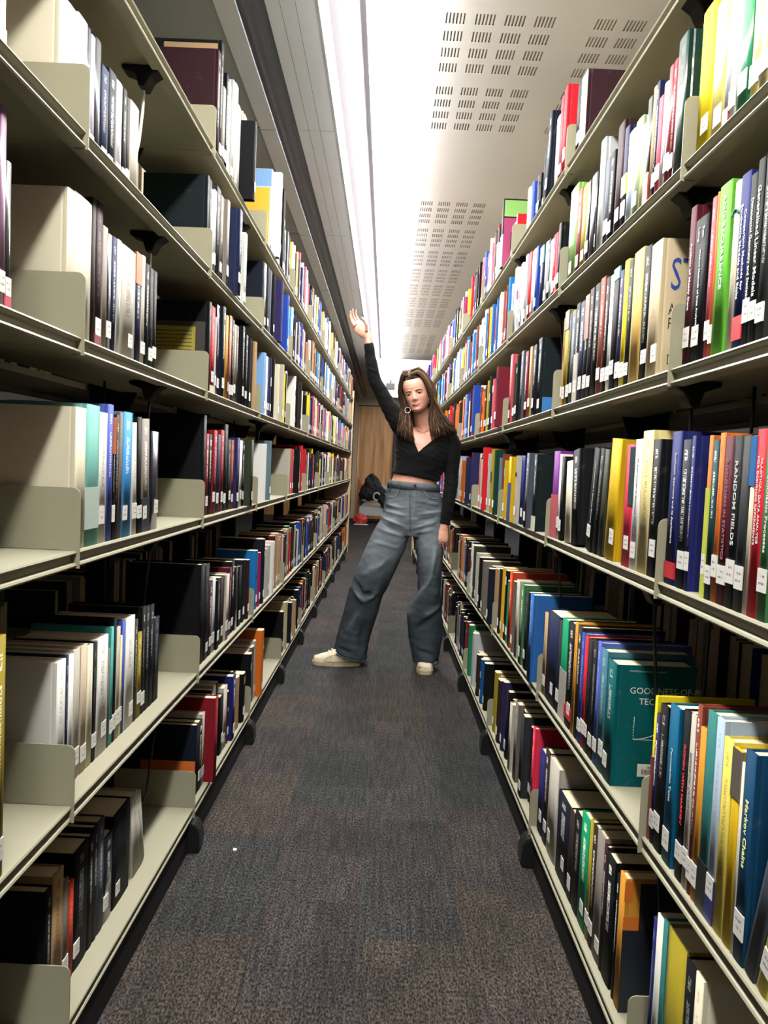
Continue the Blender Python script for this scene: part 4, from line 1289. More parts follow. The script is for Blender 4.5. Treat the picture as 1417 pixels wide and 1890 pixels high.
for s, lv, y, t, h, rec, col, face in FAR:
    sg = SG[s]; z = TOPS[s][lv]; c = lin(PAL[col]); d = min(.2, h*.68)
    yaw = KL if s == 'L' else KR
    def P(u, yy, zz):
        if face < 0: u = .59 - u
        return (lipx(s, yy) + sg*u, yy, z + zz)
    x0, x1 = rec, rec + d; rr = min(.004, t*.18)
    outl = [(x1, 0), (x0 + rr, 0), (x0, t*.28), (x0, t*.72), (x0 + rr, t), (x1, t)]
    A = [bm.verts.new(P(u, y + q, 0)) for u, q in outl]; B = [bm.verts.new(P(u, y + q, h)) for u, q in outl]
    fs = []
    for i in range(5): fs.append((bm.faces.new((A[i], A[i+1], B[i+1], B[i])), c))
    pg = (.42, .36, .25, 1)
    fs.append((bm.faces.new(B), pg)); fs.append((bm.faces.new((A[5], A[0], B[0], B[5])), pg))
    rl = random.Random(len(fs) + int(y*7919) + lv)
    for f, cc in fs:
        for lp in f.loops: lp[cl] = cc
    # call label and a title band on the spine
    if face > 0 and y < 9 and rl.random() < .8:
        a, b_ = .03, .06
        vs = [bm.verts.new(P(x0 - .0008, y + q, zz)) for q, zz in ((t*.12, a), (t*.88, a), (t*.88, b_), (t*.12, b_))]
        f = bm.faces.new(vs)
        for lp in f.loops: lp[cl] = (.62, .62, .6, 1)
        if rl.random() < .5:
            cc = lin(PAL[rl.choice(('bone', 'tan', 'white', 'black', 'wine', 'navy', 'silver'))]); a = h*rl.uniform(.45, .8); b_ = a + h*rl.uniform(.05, .18)
            vs = [bm.verts.new(P(x0 - .0008, y + q, zz)) for q, zz in ((t*.2, a), (t*.8, a), (t*.8, b_), (t*.2, b_))]
            f = bm.faces.new(vs)
            for lp in f.loops: lp[cl] = cc
k = NT('far_books'); setp(k.b, None, .64, coat=0, spec=.06)
at = k.n('ShaderNodeAttribute', attribute_name='Col'); k.l(at.outputs['Color'], k.b.inputs['Base Color'])
o = obj('books', bm, k.m); tag(o, 'mass of smaller library books filling the shelves farther down the aisle', 'books', kind='stuff')
# ------------------------------------------------------------------ the person
def noise_v(p, s):
    from mathutils import noise
    return noise.noise(Vector(p)*s)

def loft(bm, rings, seg=28, close=True):
    """rings: (centre, half width across, half depth[, tilt vector of the across axis]) ; the path runs through the centres"""
    cs = [Vector(r[0]) for r in rings]; out = []
    for i, r in enumerate(rings):
        d = (cs[min(i+1, len(cs)-1)] - cs[max(i-1, 0)]).normalized()
        if len(r) > 3 and r[3] is not None: n1 = Vector(r[3]).normalized()
        else:
            n1 = d.cross(Vector((0, 1, 0)))
            n1.normalize()
        n2 = d.cross(n1).normalized()
        e = r[4] if len(r) > 4 else 1.0
        ring = []
        for k in range(seg):
            a = 2*math.pi*k/seg; c, s = math.cos(a), math.sin(a)
            c = math.copysign(abs(c)**e, c); s = math.copysign(abs(s)**e, s)
            ring.append(bm.verts.new(cs[i] + n1*(r[1]*c) + n2*(r[2]*s)))
        out.append(ring)
    for a, b in zip(out, out[1:]):
        for k in range(seg): bm.faces.new((a[k], a[(k+1) % seg], b[(k+1) % seg], b[k]))
    if close: bm.faces.new(out[0][::-1]); bm.faces.new(out[-1])
    return out

def ellipsoid(bm, c, r, rot=None, u=16, v=10):
    m = Matrix.Translation(Vector(c)) @ ((rot.to_4x4()) if rot else Matrix.Identity(4)) @ Matrix.Diagonal((r[0], r[1], r[2], 1))
    bmesh.ops.create_uvsphere(bm, u_segments=u, v_segments=v, radius=1, matrix=m)

def remeshed(bm, voxel, smooth=2):
    """fuse overlapping closed volumes into one continuous skin"""
    bmesh.ops.recalc_face_normals(bm, faces=bm.faces[:])
    me = bpy.data.meshes.new('tmp'); bm.to_mesh(me); bm.free()
    o = bpy.data.objects.new('tmp', me); C.objects.link(o)
    md = o.modifiers.new('r', 'REMESH'); md.mode = 'VOXEL'; md.voxel_size = voxel; md.use_smooth_shade = True
    if smooth:
        sm = o.modifiers.new('s', 'SMOOTH'); sm.factor = .5; sm.iterations = smooth
    dg = bpy.context.evaluated_depsgraph_get()
    res = bpy.data.meshes.new_from_object(o.evaluated_get(dg))
    bpy.data.objects.remove(o); bpy.data.meshes.remove(me)
    b = bmesh.new(); b.from_mesh(res); bpy.data.meshes.remove(res)
    for f in b.faces: f.smooth = True
    return b

YP = 4.45
person = empty('person', (0.05, YP, 0))
tag(person, 'person in black wrap top and wide grey jeans with one arm raised high', 'person')
PINV = Matrix.Translation((-.05, -YP, 0))
def pobj(name, bm, m, parent=person):
    if isinstance(bm, bmesh.types.BMesh): bmesh.ops.transform(bm, matrix=PINV, verts=bm.verts[:])
    o = obj(name, bm, m, None, recalc=True); o.parent = parent; return o

# head frame
HC = Vector((0.1752, 4.4000, 1.4578))                 # chin point
HR = Matrix.Rotation(R(-13.5), 3, 'Y') @ Matrix.Rotation(R(-13), 3, 'Z') @ Matrix.Rotation(R(2), 3, 'X')
HS = .97
def hw(x, y, z): return HC + HR @ Vector((x*HS, y*HS, z*HS))
def hl(p): return (HR.transposed() @ (Vector(p) - HC))/HS

def head(bm):
    sl = [(-.004, .012, -.062, -.030), (.003, .028, -.077, -.010), (.013, .042, -.0845, .0), (.03, .0535, -.0855, .02), (.05, .0605, -.085, .045), (.075, .0655, -.0865, .065),
          (.1, .068, -.0865, .08), (.118, .070, -.085, .088), (.138, .0725, -.0875, .094), (.16, .073, -.083, .097), (.18, .070, -.071, .093), (.198, .060, -.053, .082),
          (.212, .044, -.033, .063), (.221, .024, -.01, .038), (.225, .006, .008, .02)]
    rings = []
    for z, w_, f, b in sl:
        ym = .012 if z > .03 else .012*max(0, z)/.03 - .02*(1-max(0, z)/.03)
        ring = []
        for k in range(40):
            a = 2*math.pi*k/40; s, c = math.sin(a), math.cos(a)
            x = w_*math.copysign(abs(s)**.92, s)
            y = ym - (ym-f)*abs(c)**.9 if c > 0 else ym + (b-ym)*abs(c)**.95
            ring.append(bm.verts.new(hw(x, y, z)))
        rings.append(ring)
    for a, b in zip(rings, rings[1:]):
        for k in range(40): bm.faces.new((a[k], a[(k+1) % 40], b[(k+1) % 40], b[k]))
    bm.faces.new(rings[0][::-1]); bm.faces.new(rings[-1])

def finger(bm, base, dirs, lens, r0):
    """chain of phalanges"""
    p = Vector(base); pts = [p]
    for d, l in zip(dirs, lens):
        p = p + Vector(d).normalized()*l; pts.append(p)
    n = len(pts); rs = [r0*(1-.14*i) for i in range(n)]
    q = []; rr = []
    for i in range(n-1):
        for t in (0, .35, .7):
            q.append(pts[i].lerp(pts[i+1], t)); rr.append((rs[i]*(1-t) + rs[i+1]*t)*(1.0 if t == 0 else .93))
    q.append(pts[-1]); rr.append(rs[-1]*.8); e = (pts[-1]-pts[-2]).normalized(); q.append(pts[-1] + e*rs[-1]*.55); rr.append(rs[-1]*.45)
    loft(bm, [(a, b, b, None if abs(e.y) < .9 else (1, 0, 0)) for a, b in zip(q, rr)], 10)
    return pts

body = bmesh.new()
head(body)
# neck, chest, belly, hips
loft(body, [(hw(0, .018, .05), .046, .048), ((0.1871, 4.4400, 1.4355), .045, .05), ((0.2021, 4.4550, 1.3886), .047, .052), ((0.2101, 4.4600, 1.3528), .060, .055), ((0.2148, 4.4650, 1.3228), .10, .062)], 28)
loft(body, [((0.2128, 4.4700, 1.3717), .055, .045), ((0.2107, 4.4700, 1.3502), .115, .062), ((0.2089, 4.4680, 1.3227), .150, .078), ((0.2047, 4.4620, 1.2735), .150, .093), ((0.1987, 4.4580, 1.2031), .140, .103), ((0.1804, 4.4550, 1.1321), .122, .095), ((0.1674, 4.4520, 1.0797), .124, .094),
            ((0.1612, 4.4550, 1.0182), .145, .105), ((0.1625, 4.4600, 0.9260), .160, .112), ((0.1652, 4.4650, 0.8027), .155, .11)], 32)
# legs inside the jeans, ankles into the shoes
loft(body, [((0.0819, 4.4600, 0.8764), .075, .09), ((0.0194, 4.4500, 0.6897), .075, .08), ((-0.0630, 4.4300, 0.4727), .055, .06), ((-0.1126, 4.4700, 0.3085), .05, .055), ((-0.1560, 4.5000, 0.1275), .036, .04), ((-0.1773, 4.5000, 0.0348), .034, .042)], 20)
loft(body, [((0.2504, 4.4600, 0.8838), .075, .09), ((0.2670, 4.4400, 0.7016), .07, .08), ((0.2766, 4.4200, 0.4737), .055, .06), ((0.2625, 4.4600, 0.2957), .05, .055), ((0.2680, 4.4700, 0.1216), .036, .04), ((0.2688, 4.4600, 0.0266), .034, .04)], 20)
# raised arm
loft(body, [((0.1129, 4.4650, 1.3458), .05, .05), ((0.0683, 4.4620, 1.3862), .047, .047), ((-0.0034, 4.4550, 1.4887), .038, .040), ((-0.0561, 4.4500, 1.5826), .033, .034), ((-0.0851, 4.4450, 1.6230), .032, .034), ((-0.1033, 4.4400, 1.6967), .031, .032), ((-0.1187, 4.4350, 1.7762), .026, .025), ((-0.1266, 4.4300, 1.8228), .0225, .021), ((-0.1309, 4.4300, 1.8524), .022, .019), ((-0.1439, 4.4300, 1.8757), .026, .019)], 20)
# hanging arm
loft(body, [((0.3146, 4.4650, 1.3454), .05, .05), ((0.3582, 4.4620, 1.3229), .047, .048), ((0.3677, 4.4550, 1.2409), .041, .042), ((0.3697, 4.4500, 1.1282), .035, .036), ((0.3677, 4.4400, 1.0886), .034, .035), ((0.3607, 4.4200, 1.0127), .034, .034), ((0.3490, 4.4000, 0.9069), .027, .027), ((0.3395, 4.3900, 0.8374), .023, .022), ((0.3346, 4.3850, 0.8072), .025, .02)], 20)
# raised hand: palm to the camera, bent back at the wrist
wr = Vector((-0.1341, 4.4300, 1.8583))
kn = [Vector((-0.2086, 4.4250, 1.9167)), Vector((-0.1976, 4.4350, 1.9308)), Vector((-0.1834, 4.4470, 1.9426)), Vector((-0.1721, 4.4600, 1.9514))]
loft(body, [((-0.1342, 4.4320, 1.8586), .023, .019), ((-0.1564, 4.4360, 1.8821), .031, .0175), ((-0.1786, 4.4400, 1.9057), .036, .016), ((-0.1915, 4.4430, 1.9236), .034, .013), ((-0.1995, 4.4450, 1.9325), .030, .010)], 18)
finger(body, (-0.2084, 4.4220, 1.9132), ((-0.0160, -0.0040, 0.0204), (-0.0103, -0.0120, 0.0267), (-0.0027, -0.0100, 0.0271)), (.030, .021, .018), .0082)
finger(body, (-0.2017, 4.4320, 1.9242), ((-0.0192, -0.0040, 0.0233), (-0.0104, -0.0120, 0.0297), (-0.0012, -0.0100, 0.0271)), (.036, .026, .020), .0088)
finger(body, (-0.1921, 4.4460, 1.9345), ((-0.0193, 0.0000, 0.0263), (-0.0104, -0.0100, 0.0297), (0.0019, -0.0080, 0.0272)), (.037, .027, .021), .0089)
finger(body, (-0.1807, 4.4590, 1.9404), ((-0.0163, 0.0040, 0.0265), (-0.0104, -0.0060, 0.0297), (0.0019, -0.0060, 0.0272)), (.033, .024, .019), .0088)
finger(body, (-0.1380, 4.4140, 1.8881), ((-0.0043, -0.0160, 0.0300), (-0.0131, -0.0080, 0.0236), (-0.0158, -0.0040, 0.0144)), (.036, .027, .02), .0105)
# hanging hand: back of the hand to the camera, fingers curled in
loft(body, [((0.3398, 4.3900, 0.8313), .022, .020), ((0.3346, 4.3860, 0.8071), .029, .0185), ((0.3296, 4.3800, 0.7771), .036, .018), ((0.3274, 4.3760, 0.7531), .037, .017), ((0.3249, 4.3750, 0.7410), .034, .014)], 18)
finger(body, (0.3034, 4.3740, 0.7492), ((-0.0049, 0.0000, -0.0274), (0.0009, 0.0220, -0.0211), (0.0063, 0.0200, -0.0058)), (.030, .022, .018), .0078)
finger(body, (0.3191, 4.3710, 0.7442), ((-0.0019, 0.0040, -0.0273), (0.0038, 0.0260, -0.0180), (0.0062, 0.0200, -0.0028)), (.032, .024, .018), .0079)
finger(body, (0.3352, 4.3730, 0.7447), ((0.0012, 0.0060, -0.0271), (0.0037, 0.0260, -0.0149), (0.0061, 0.0200, 0.0003)), (.030, .022, .018), .0077)
finger(body, (0.3503, 4.3780, 0.7525), ((0.0041, 0.0060, -0.0240), (0.0037, 0.0220, -0.0149), (0.0062, 0.0200, -0.0028)), (.025, .018, .016), .0070)
finger(body, (0.3072, 4.3780, 0.8005), ((-0.0108, -0.0020, -0.0307), (-0.0017, 0.0060, -0.0303), (0.0041, 0.0080, -0.0240)), (.036, .028, .021), .0098)
# ears
for sx in (-1, 1):
    ellipsoid(body, hw(sx*.0715, .016, .088), (.0075, .016, .029), HR, 12, 8)
body = remeshed(body, .0030, 3)
def g2(x, z, cx, cz, sx, sz): return math.exp(-((x-cx)/sx)**2 - ((z-cz)/sz)**2)
for v in body.verts:
    p = hl(v.co)
    if -.03 < p.z < .23 and p.y < .0 and abs(p.x) < .08:
        x, z = p.x, p.z; d = 0.0
        # nose: bridge, tip, wings
        for t in range(9):
            q = t/8; d += (.0040 + .0115*q**1.5)*.42*g2(x, z, 0, .106-.036*q, .0072+.0032*q, .0085)
        d += .0045*g2(x, z, -.0110, .0690, .006, .006) + .0045*g2(x, z, .0110, .0690, .006, .006)
        d += .0042*g2(x, z, 0, .0700, .0075, .006)
        # brow, sockets, cheeks
        for s in (-1, 1):
            d += .0035*g2(x, z, s*.030, .1185, .020, .007)
            d -= .0078*g2(x, z, s*.0305, .1015, .0155, .0090)
            d += .0055*g2(x, z, s*.043, .076, .021, .017)
            d += .003*g2(x, z, s*.0305, .0920, .014, .004)
        # mouth and chin
        d += .0030*g2(x, z, 0, .0450, .021, .0042) + .0034*g2(x, z, 0, .0360, .018, .0046)
        d -= .0032*g2(x, z, 0, .0405, .025, .0020)
        d -= .0030*g2(x, z, 0, .0275, .018, .0045)
        d += .0045*g2(x, z, 0, .011, .018, .010)
        d -= .0016*g2(x, z, 0, .0545, .004, .005)
        fall = max(0, min(1, (-p.y-.02)/.04))
        v.co = hw(p.x, p.y - d*fall, p.z)
k = NT('skin'); setp(k.b, None, .45, spec=.4)
k.b.inputs['Subsurface Weight'].default_value = .12; k.b.inputs['Subsurface Radius'].default_value = (.012, .005, .003); k.b.inputs['Subsurface Scale'].default_value = .6
tc = k.n('ShaderNodeTexCoord'); nz = k.n('ShaderNodeTexNoise'); nz.inputs['Scale'].default_value = 22; k.l(tc.outputs['Object'], nz.inputs['Vector'])
k.l(k.mix(nz.outputs[0], lin('#a87563'), lin('#c4937e')), k.b.inputs['Base Color'])
M_skin = k.m
body_o = pobj('body', body, M_skin)

# eyes, brows, lashes, lips
M_eyew = mat('eye_white', '#a39c96', .4); M_iris = mat('iris', '#3a2a20', .2); M_brow = mat('brow_hair', '#3c2a20', .7)
M_lip = mat('lip', '#96574f', .45); M_lash = mat('lash', '#15100e', .6)
for s in (-1, 1):
    bm = bmesh.new(); ellipsoid(bm, hw(s*.0305, -.0668, .1015), (.0122, .0112, .0108), HR, 16, 12); e = pobj('eye', bm, M_eyew)
    bm = bmesh.new(); ellipsoid(bm, hw(s*.0305 - .0012, -.0768, .1014), (.0064, .0026, .0062), HR, 14, 8); pobj('iris', bm, M_iris, e)
    bm = bmesh.new()
    tube(bm, [hw(s*(.0305 + q*.0145), -.0782 + .0045*q*q + (.0026 if q*s*s > .8 else 0), .1015 + .0046*(1-q*q) - .0005) for q in [i/5-1 for i in range(11)]], [.0009 + .0015*(1-abs(i/5-1)) for i in range(11)], 6); pobj('eyelash', bm, M_lash)
    bm = bmesh.new()
    tube(bm, [hw(s*(.0305 + q*.0155), -.0775 + .005*q*q, .1015 + .0068*(1-q*q) + .0008) for q in [i/5-1 for i in range(11)]], [.0015 + .0022*(1-abs(i/5-1)) for i in range(11)], 6); pobj('eyelid', bm, M_skin)
    bm = bmesh.new()
    tube(bm, [hw(s*(.012 + .038*q), -.0900 + .020*q**2.2, .1160 + .0062*math.sin(q*2.5) - .0035*q) for q in [i/8 for i in range(9)]], [.0017, .0024, .0026, .0026, .0025, .0023, .002, .0015, .0007], 6); pobj('eyebrow', bm, M_brow)
bm = bmesh.new()
qs = [i/6-1 for i in range(13)]
tube(bm, [hw(.0235*q, -.0888 + .0095*q*q, .0428 + (.0010*abs(q) - .0004 if abs(q) < .35 else 0) + .0010*q*q + .0010*q) for q in qs], [.0006 + .0020*(1-abs(q)**1.6) for q in qs], 8)
tube(bm, [hw(.0220*q, -.0888 + .0100*q*q, .0376 + .0042*q*q + .0010*q) for q in qs], [.0006 + .0028*(1-abs(q)**1.8) for q in qs], 8)
pobj('lips', bm, M_lip)
bm = bmesh.new(); tube(bm, [hw(.0245*q, -.0902 + .0105*q*q, .0403 + .0020*q*q + .0012*q) for q in qs], .0007, 6); pobj('mouth_line', bm, mat('mouth_line', '#5a2c2c', .6))
bm = bmesh.new()
for s in (-1, 1): ellipsoid(bm, hw(s*.0064, -.0985, .0648), (.0026, .0022, .0014), HR, 8, 6)
pobj('nostrils', bm, mat('nostril', '#4a2822', .7))

# hair: streaky locks falling over both shoulders
HM = [mat('hair_dark', '#2c2019', .68, spec=.1), mat('hair_brown', '#3f2e22', .68, spec=.1), mat('hair_light', '#5c4633', .68, spec=.1), mat('hair_blond', '#7d6347', .68, spec=.1)]
hair = bmesh.new(); rh = random.Random(21)
def strand(pts, r, mi, seg=5, n=13, wave=0.0, ph=0.0):
    P_ = [Vector(p) for p in pts]; out = []
    m = len(P_)-1
    for i in range(n):
        t = i/(n-1)*m; j = min(int(t), m-1); u = t-j
        a = P_[max(j-1, 0)]; b = P_[j]; c = P_[j+1]; d = P_[min(j+2, m)]
        q = .5*((2*b) + (c-a)*u + (2*a-5*b+4*c-d)*u*u + (3*b-a-3*c+d)*u**3)
        k_ = max(0, i/(n-1)-.42)/.58
        q = q + Vector((math.sin(ph + i*1.05)*wave*k_, math.cos(ph + i*1.05)*wave*k_, 0)); out.append(q)
    rs = [r*(.75 + .5*math.sin(math.pi*min(1, i/(n-1)*1.15)*.9)) * (1 if i < n-3 else (n-1-i)/3*.75 + .2) for i in range(n)]
    tube(hair, out, rs, seg, mi)
# scalp cap under the strands
cap = bmesh.new()
for (c_, r_) in (((0, .018, .135), (.0785, .089, .094)), ((0, .045, .095), (.073, .066, .085)), ((.0, .0, .195), (.055, .06, .042))):
    ellipsoid(cap, hw(*c_), tuple(q*HS for q in r_), HR, 24, 16)
for f in cap.faces: f.smooth = True
bmesh.ops.delete(cap, geom=[v for v in cap.verts if (lambda p: p.y < -.030 and p.z < .178 - .9*abs(p.x)*0 - (.03*(abs(p.x)/.06)**2) and abs(p.x) < .085)(hl(v.co))], context='VERTS')
pobj('hair_cap', cap, HM[1])
part_x = -.012
for s in (-1, 1):
    N = 300 if s > 0 else 250
    for i in range(N):
        q = rh.random()                       # 0 = hairline at the front, 1 = back of the head
        lay = rh.random()                     # 0 = inner, 1 = outer
        ry = -.062 + .150*q
        rz = .205 + .022*math.sin(math.pi*min(1, (q+.12)*.85)) + .010*lay - max(0, q-.7)*.12
        if q < .12: rz -= .012
        root = hw(part_x + s*.006*rh.random() + s*.004, ry, rz)
        up = hw(s*(.040 + .012*lay), ry*1.02 - .004, rz + .012*(1-q) - .004)
        tmx = s*(.078 + .016*lay); tmy = -.052 + .13*q
        temple = hw(tmx - s*max(0, .10-q)*.10, tmy, .150 - .02*rh.random())
        jaw = hw(s*(.073 + .022*lay) + s*.004, tmy*.8 + .012, .055)
        if q > .5 and lay < .5: jaw = hw(s*(.045 + .05*lay), .06, .045)
        f = rh.random()
        if s < 0:
            e0 = Vector((0.0567, 4.3600, 1.3386)); e1 = Vector((0.1472, 4.3350, 1.2971)); end = e0.lerp(e1, f); mid = Vector((0.0656, 4.3850, 1.4147)).lerp(Vector((0.1223, 4.3600, 1.4038)), f)
        else:
            e0 = Vector((0.2441, 4.3350, 1.3190)); e1 = Vector((0.3779, 4.3700, 1.3768)); end = e0.lerp(e1, f); mid = Vector((0.2258, 4.3700, 1.4327)).lerp(Vector((0.3050, 4.4000, 1.4470)), f)
        end = end + Vector((rh.gauss(0, .006), rh.uniform(-.012, .03), rh.gauss(0, .012) - .006))
        if q > .55: end.y += .05*(q-.55)/.45; mid = mid + Vector((0, .05*(q-.55)/.45, 0))
        mid = mid + Vector((rh.gauss(0, .006), rh.uniform(-.01, .02), 0))
        r = rh.uniform(.0022, .0040)
        mi = rh.choices((0, 1, 2, 3), (26, 38, 27, 9) if lay > .35 else (55, 35, 10, 0))[0]
        strand([root, up, temple, jaw, mid, end], r, mi, wave=rh.uniform(.003, .013) if s < 0 else rh.uniform(.002, .008), ph=rh.random()*6.3)
# hair hanging behind the neck
for i in range(170):
    f = rh.random(); x = -.070 + .140*f
    e_ = Vector((0.0937, 4.4700, 1.2994)).lerp(Vector((0.3280, 4.4700, 1.3279)), f) + Vector((rh.gauss(0, .006), rh.uniform(-.02, .05), rh.gauss(0, .012)))
    strand([hw(x*.5, .085, .205), hw(x*.95, .098, .15), hw(x*1.05, .085 - .02*rh.random(), .06), hw(x*1.25, .075 - .03*rh.random(), -.03), e_], rh.uniform(.003, .0045), rh.choices((0, 1, 2), (55, 38, 7))[0], n=11, wave=.004, ph=rh.random()*6)
# swept back volume over the forehead
for i in range(230):
    x = rh.uniform(-.064, .062); q = abs(x)/.062
    z0 = .186 - .034*q*q + rh.uniform(-.003, .003); y0 = -.066 + .030*q*q
    a = hw(x*.98, y0, z0); b = hw(x*.95 + rh.gauss(0, .003), y0 + .012, z0 + .026 + .006*rh.random()); c = hw(x*.9, .0 + .02*rh.random(), .236 - .02*q*q + rh.uniform(0, .010)); d = hw(x*.9, .075, .205 + rh.uniform(-.01, .01)); e = hw(x*.9, .105, .15)
    strand([a, b, c, d, e], rh.uniform(.0022, .0036), rh.choices((0, 1, 2), (40, 44, 16))[0], n=11)
hair_o = pobj('hair', hair, HM)

# hoop earrings and necklace
M_silver = mat('silver', '#c9c6c0', .38, metal=1); M_gold = mat('gold', '#a8743c', .3, metal=1)
for c_, rad, ax in ((Vector((0.1049, 4.3600, 1.4594)), .0155, 0), (Vector((0.2216, 4.3650, 1.5181)), .0150, 1)):
    bm = bmesh.new()
    if ax == 0: pts = [c_ + Vector((math.cos(t)*rad, math.sin(t)*rad*.35, math.sin(t)*rad)) for t in [i*2*math.pi/24 for i in range(25)]]
    else: pts = [c_ + Vector((math.cos(t)*rad*.32, math.cos(t)*rad, math.sin(t)*rad)) for t in [i*2*math.pi/24 for i in range(25)]]
    tube(bm, pts, .0010 if ax == 0 else .0017, 6, caps=False); pobj('earring', bm, M_silver)

# black wrap top
top = bmesh.new()
loft(top, [((0.2103, 4.4720, 1.3625), .085, .056), ((0.2111, 4.4720, 1.3443), .135, .078), ((0.2091, 4.4680, 1.3166), .163, .092), ((0.2049, 4.4620, 1.2705), .160, .108), ((0.1981, 4.4560, 1.2122), .150, .119), ((0.1856, 4.4530, 1.1507), .137, .110), ((0.1748, 4.4500, 1.1166), .136, .105, (1, 0, -.13)), ((0.1698, 4.4500, 1.0935), .138, .106, (1, 0, -.15))], 40)
loft(top, [((0.1380, 4.4660, 1.3317), .06, .062), ((0.0683, 4.4620, 1.3862), .058, .058), ((0.0323, 4.4580, 1.4390), .051, .052), ((-0.0034, 4.4550, 1.4887), .0455, .048), ((-0.0362, 4.4520, 1.5445), .040, .042), ((-0.0654, 4.4480, 1.5880), .0375, .040), ((-0.0851, 4.4450, 1.6230), .036, .038), ((-0.1033, 4.4400, 1.6967), .035, .036), ((-0.1184, 4.4350, 1.7702), .0295, .029), ((-0.1267, 4.4300, 1.8258), .0265, .025)], 26)
loft(top, [((0.2844, 4.4660, 1.3381), .06, .062), ((0.3518, 4.4620, 1.3287), .057, .060), ((0.3691, 4.4580, 1.2806), .0500, .054), ((0.3705, 4.4530, 1.2105), .0465, .049), ((0.3695, 4.4480, 1.1282), .0405, .043), ((0.3692, 4.4380, 1.0857), .0395, .041), ((0.3637, 4.4200, 1.0129), .0385, .040), ((0.3518, 4.4000, 0.9130), .0325, .033), ((0.3397, 4.3900, 0.8343), .0290, .028)], 26)
top = remeshed(top, .0055, 3)
for v in top.verts:
    x, y, z = v.co
    n = v.normal
    w1 = math.sin((z*1.0 + x*.55)*210 + 2*noise_v((x, y, z), 9))*max(0, noise_v((x+3, y, z), 7))*.0035
    w1 += noise_v((x, y, z*2.5), 16)*.0035
    v.co = v.co + n*w1
# neckline: the two edges of the wrap, cut with planes, then opened
def cut(bm, co, no):
    bmesh.ops.bisect_plane(bm, geom=bm.verts[:] + bm.edges[:] + bm.faces[:], dist=1e-5, plane_co=co, plane_no=no)
tip = Vector((0.1745, 4.3500, 1.2334)); lf = Vector((0.1288, 4.3700, 1.3332)); rt = Vector((0.2817, 4.3700, 1.3250)); ls = Vector((0.1498, 4.4500, 1.3952)); rs_ = Vector((0.2968, 4.4400, 1.3617))
def edge_no(a, b): d = (b-a); return Vector((d.z, 0, -d.x)).normalized()
nL, nR = edge_no(tip, lf), edge_no(tip, rt)
cut(top, tip, nL); cut(top, tip, nR)
kill = [f for f in top.faces if (lambda c: (c-tip).dot(nL) > 0 and (c-tip).dot(nR) < 0 and c.z > tip.z and c.y < 4.50 and c.x > 0.0906 and c.x < 0.3100 and c.z < 1.45)(f.calc_center_median())]
bmesh.ops.delete(top, geom=kill, context='FACES')
k = NT('black_knit'); setp(k.b, lin('#060607'), .85, spec=.12)
k.b.inputs['Sheen Weight'].default_value = .03
tc = k.n('ShaderNodeTexCoord'); wv = k.n('ShaderNodeTexNoise'); wv.inputs['Scale'].default_value = 350; k.l(tc.outputs['Object'], wv.inputs['Vector'])
bp = k.n('ShaderNodeBump'); bp.inputs['Strength'].default_value = .3; bp.inputs['Distance'].default_value = .001; k.l(wv.outputs[0], bp.inputs['Height']); k.l(bp.outputs[0], k.b.inputs['Normal'])
M_knit = k.m
top_o = pobj('wrap_top', top, M_knit)

# wide grey jeans
jn = bmesh.new()
loft(jn, [((0.1591, 4.4520, 1.0610), .139, .1035, (1, 0, -.04)), ((0.1604, 4.4530, 1.0335), .147, .109, (1, 0, -.04)), ((0.1615, 4.4560, 0.9783), .160, .116), ((0.1628, 4.4600, 0.9199), .167, .121), ((0.1623, 4.4620, 0.8644), .168, .121), ((0.1621, 4.4640, 0.8026), .162, .116), ((0.1609, 4.4650, 0.7624), .12, .10)], 44)
loft(jn, [((0.0873, 4.4600, 0.8920), .085, .112), ((0.0690, 4.4580, 0.8206), .090, .114), ((0.0334, 4.4520, 0.7210), .105, .112), ((-0.0085, 4.4450, 0.6273), .104, .108), ((-0.0471, 4.4380, 0.5278), .102, .104), ((-0.0802, 4.4400, 0.4395), .096, .100), ((-0.1012, 4.4550, 0.3429), .095, .098), ((-0.1287, 4.4750, 0.2442), .095, .098), ((-0.1473, 4.4900, 0.1522), .096, .100), ((-0.1573, 4.4950, 0.0875), .097, .104, (1, 0, -.22)), ((-0.1591, 4.4950, 0.0558), .099, .108, (1, 0, -.25))], 40)
loft(jn, [((0.2435, 4.4600, 0.8989), .085, .112), ((0.2498, 4.4580, 0.8285), .088, .112), ((0.2601, 4.4500, 0.7311), .086, .108), ((0.2699, 4.4400, 0.6402), .075, .102), ((0.2739, 4.4300, 0.5430), .066, .096), ((0.2749, 4.4250, 0.4513), .066, .095), ((0.2639, 4.4350, 0.3688), .085, .094), ((0.2598, 4.4500, 0.2757), .102, .094), ((0.2691, 4.4600, 0.1866), .098, .096), ((0.2743, 4.4600, 0.1085), .082, .098), ((0.2767, 4.4550, 0.0502), .070, .100)], 40)
jn = remeshed(jn, .0055, 3)
def fold(x, z, x0, z0, x1, z1, wd):
    """ridge along a segment in the front view"""
    dx, dz = x1-x0, z1-z0; L2 = dx*dx + dz*dz; t = max(0, min(1, ((x-x0)*dx + (z-z0)*dz)/L2))
    px, pz = x0 + dx*t, z0 + dz*t; d2 = (x-px)**2 + (z-pz)**2
    return math.exp(-d2/(wd*wd))*math.sin(math.pi*min(1, max(0, .08 + .84*t)))
FOLDS = []
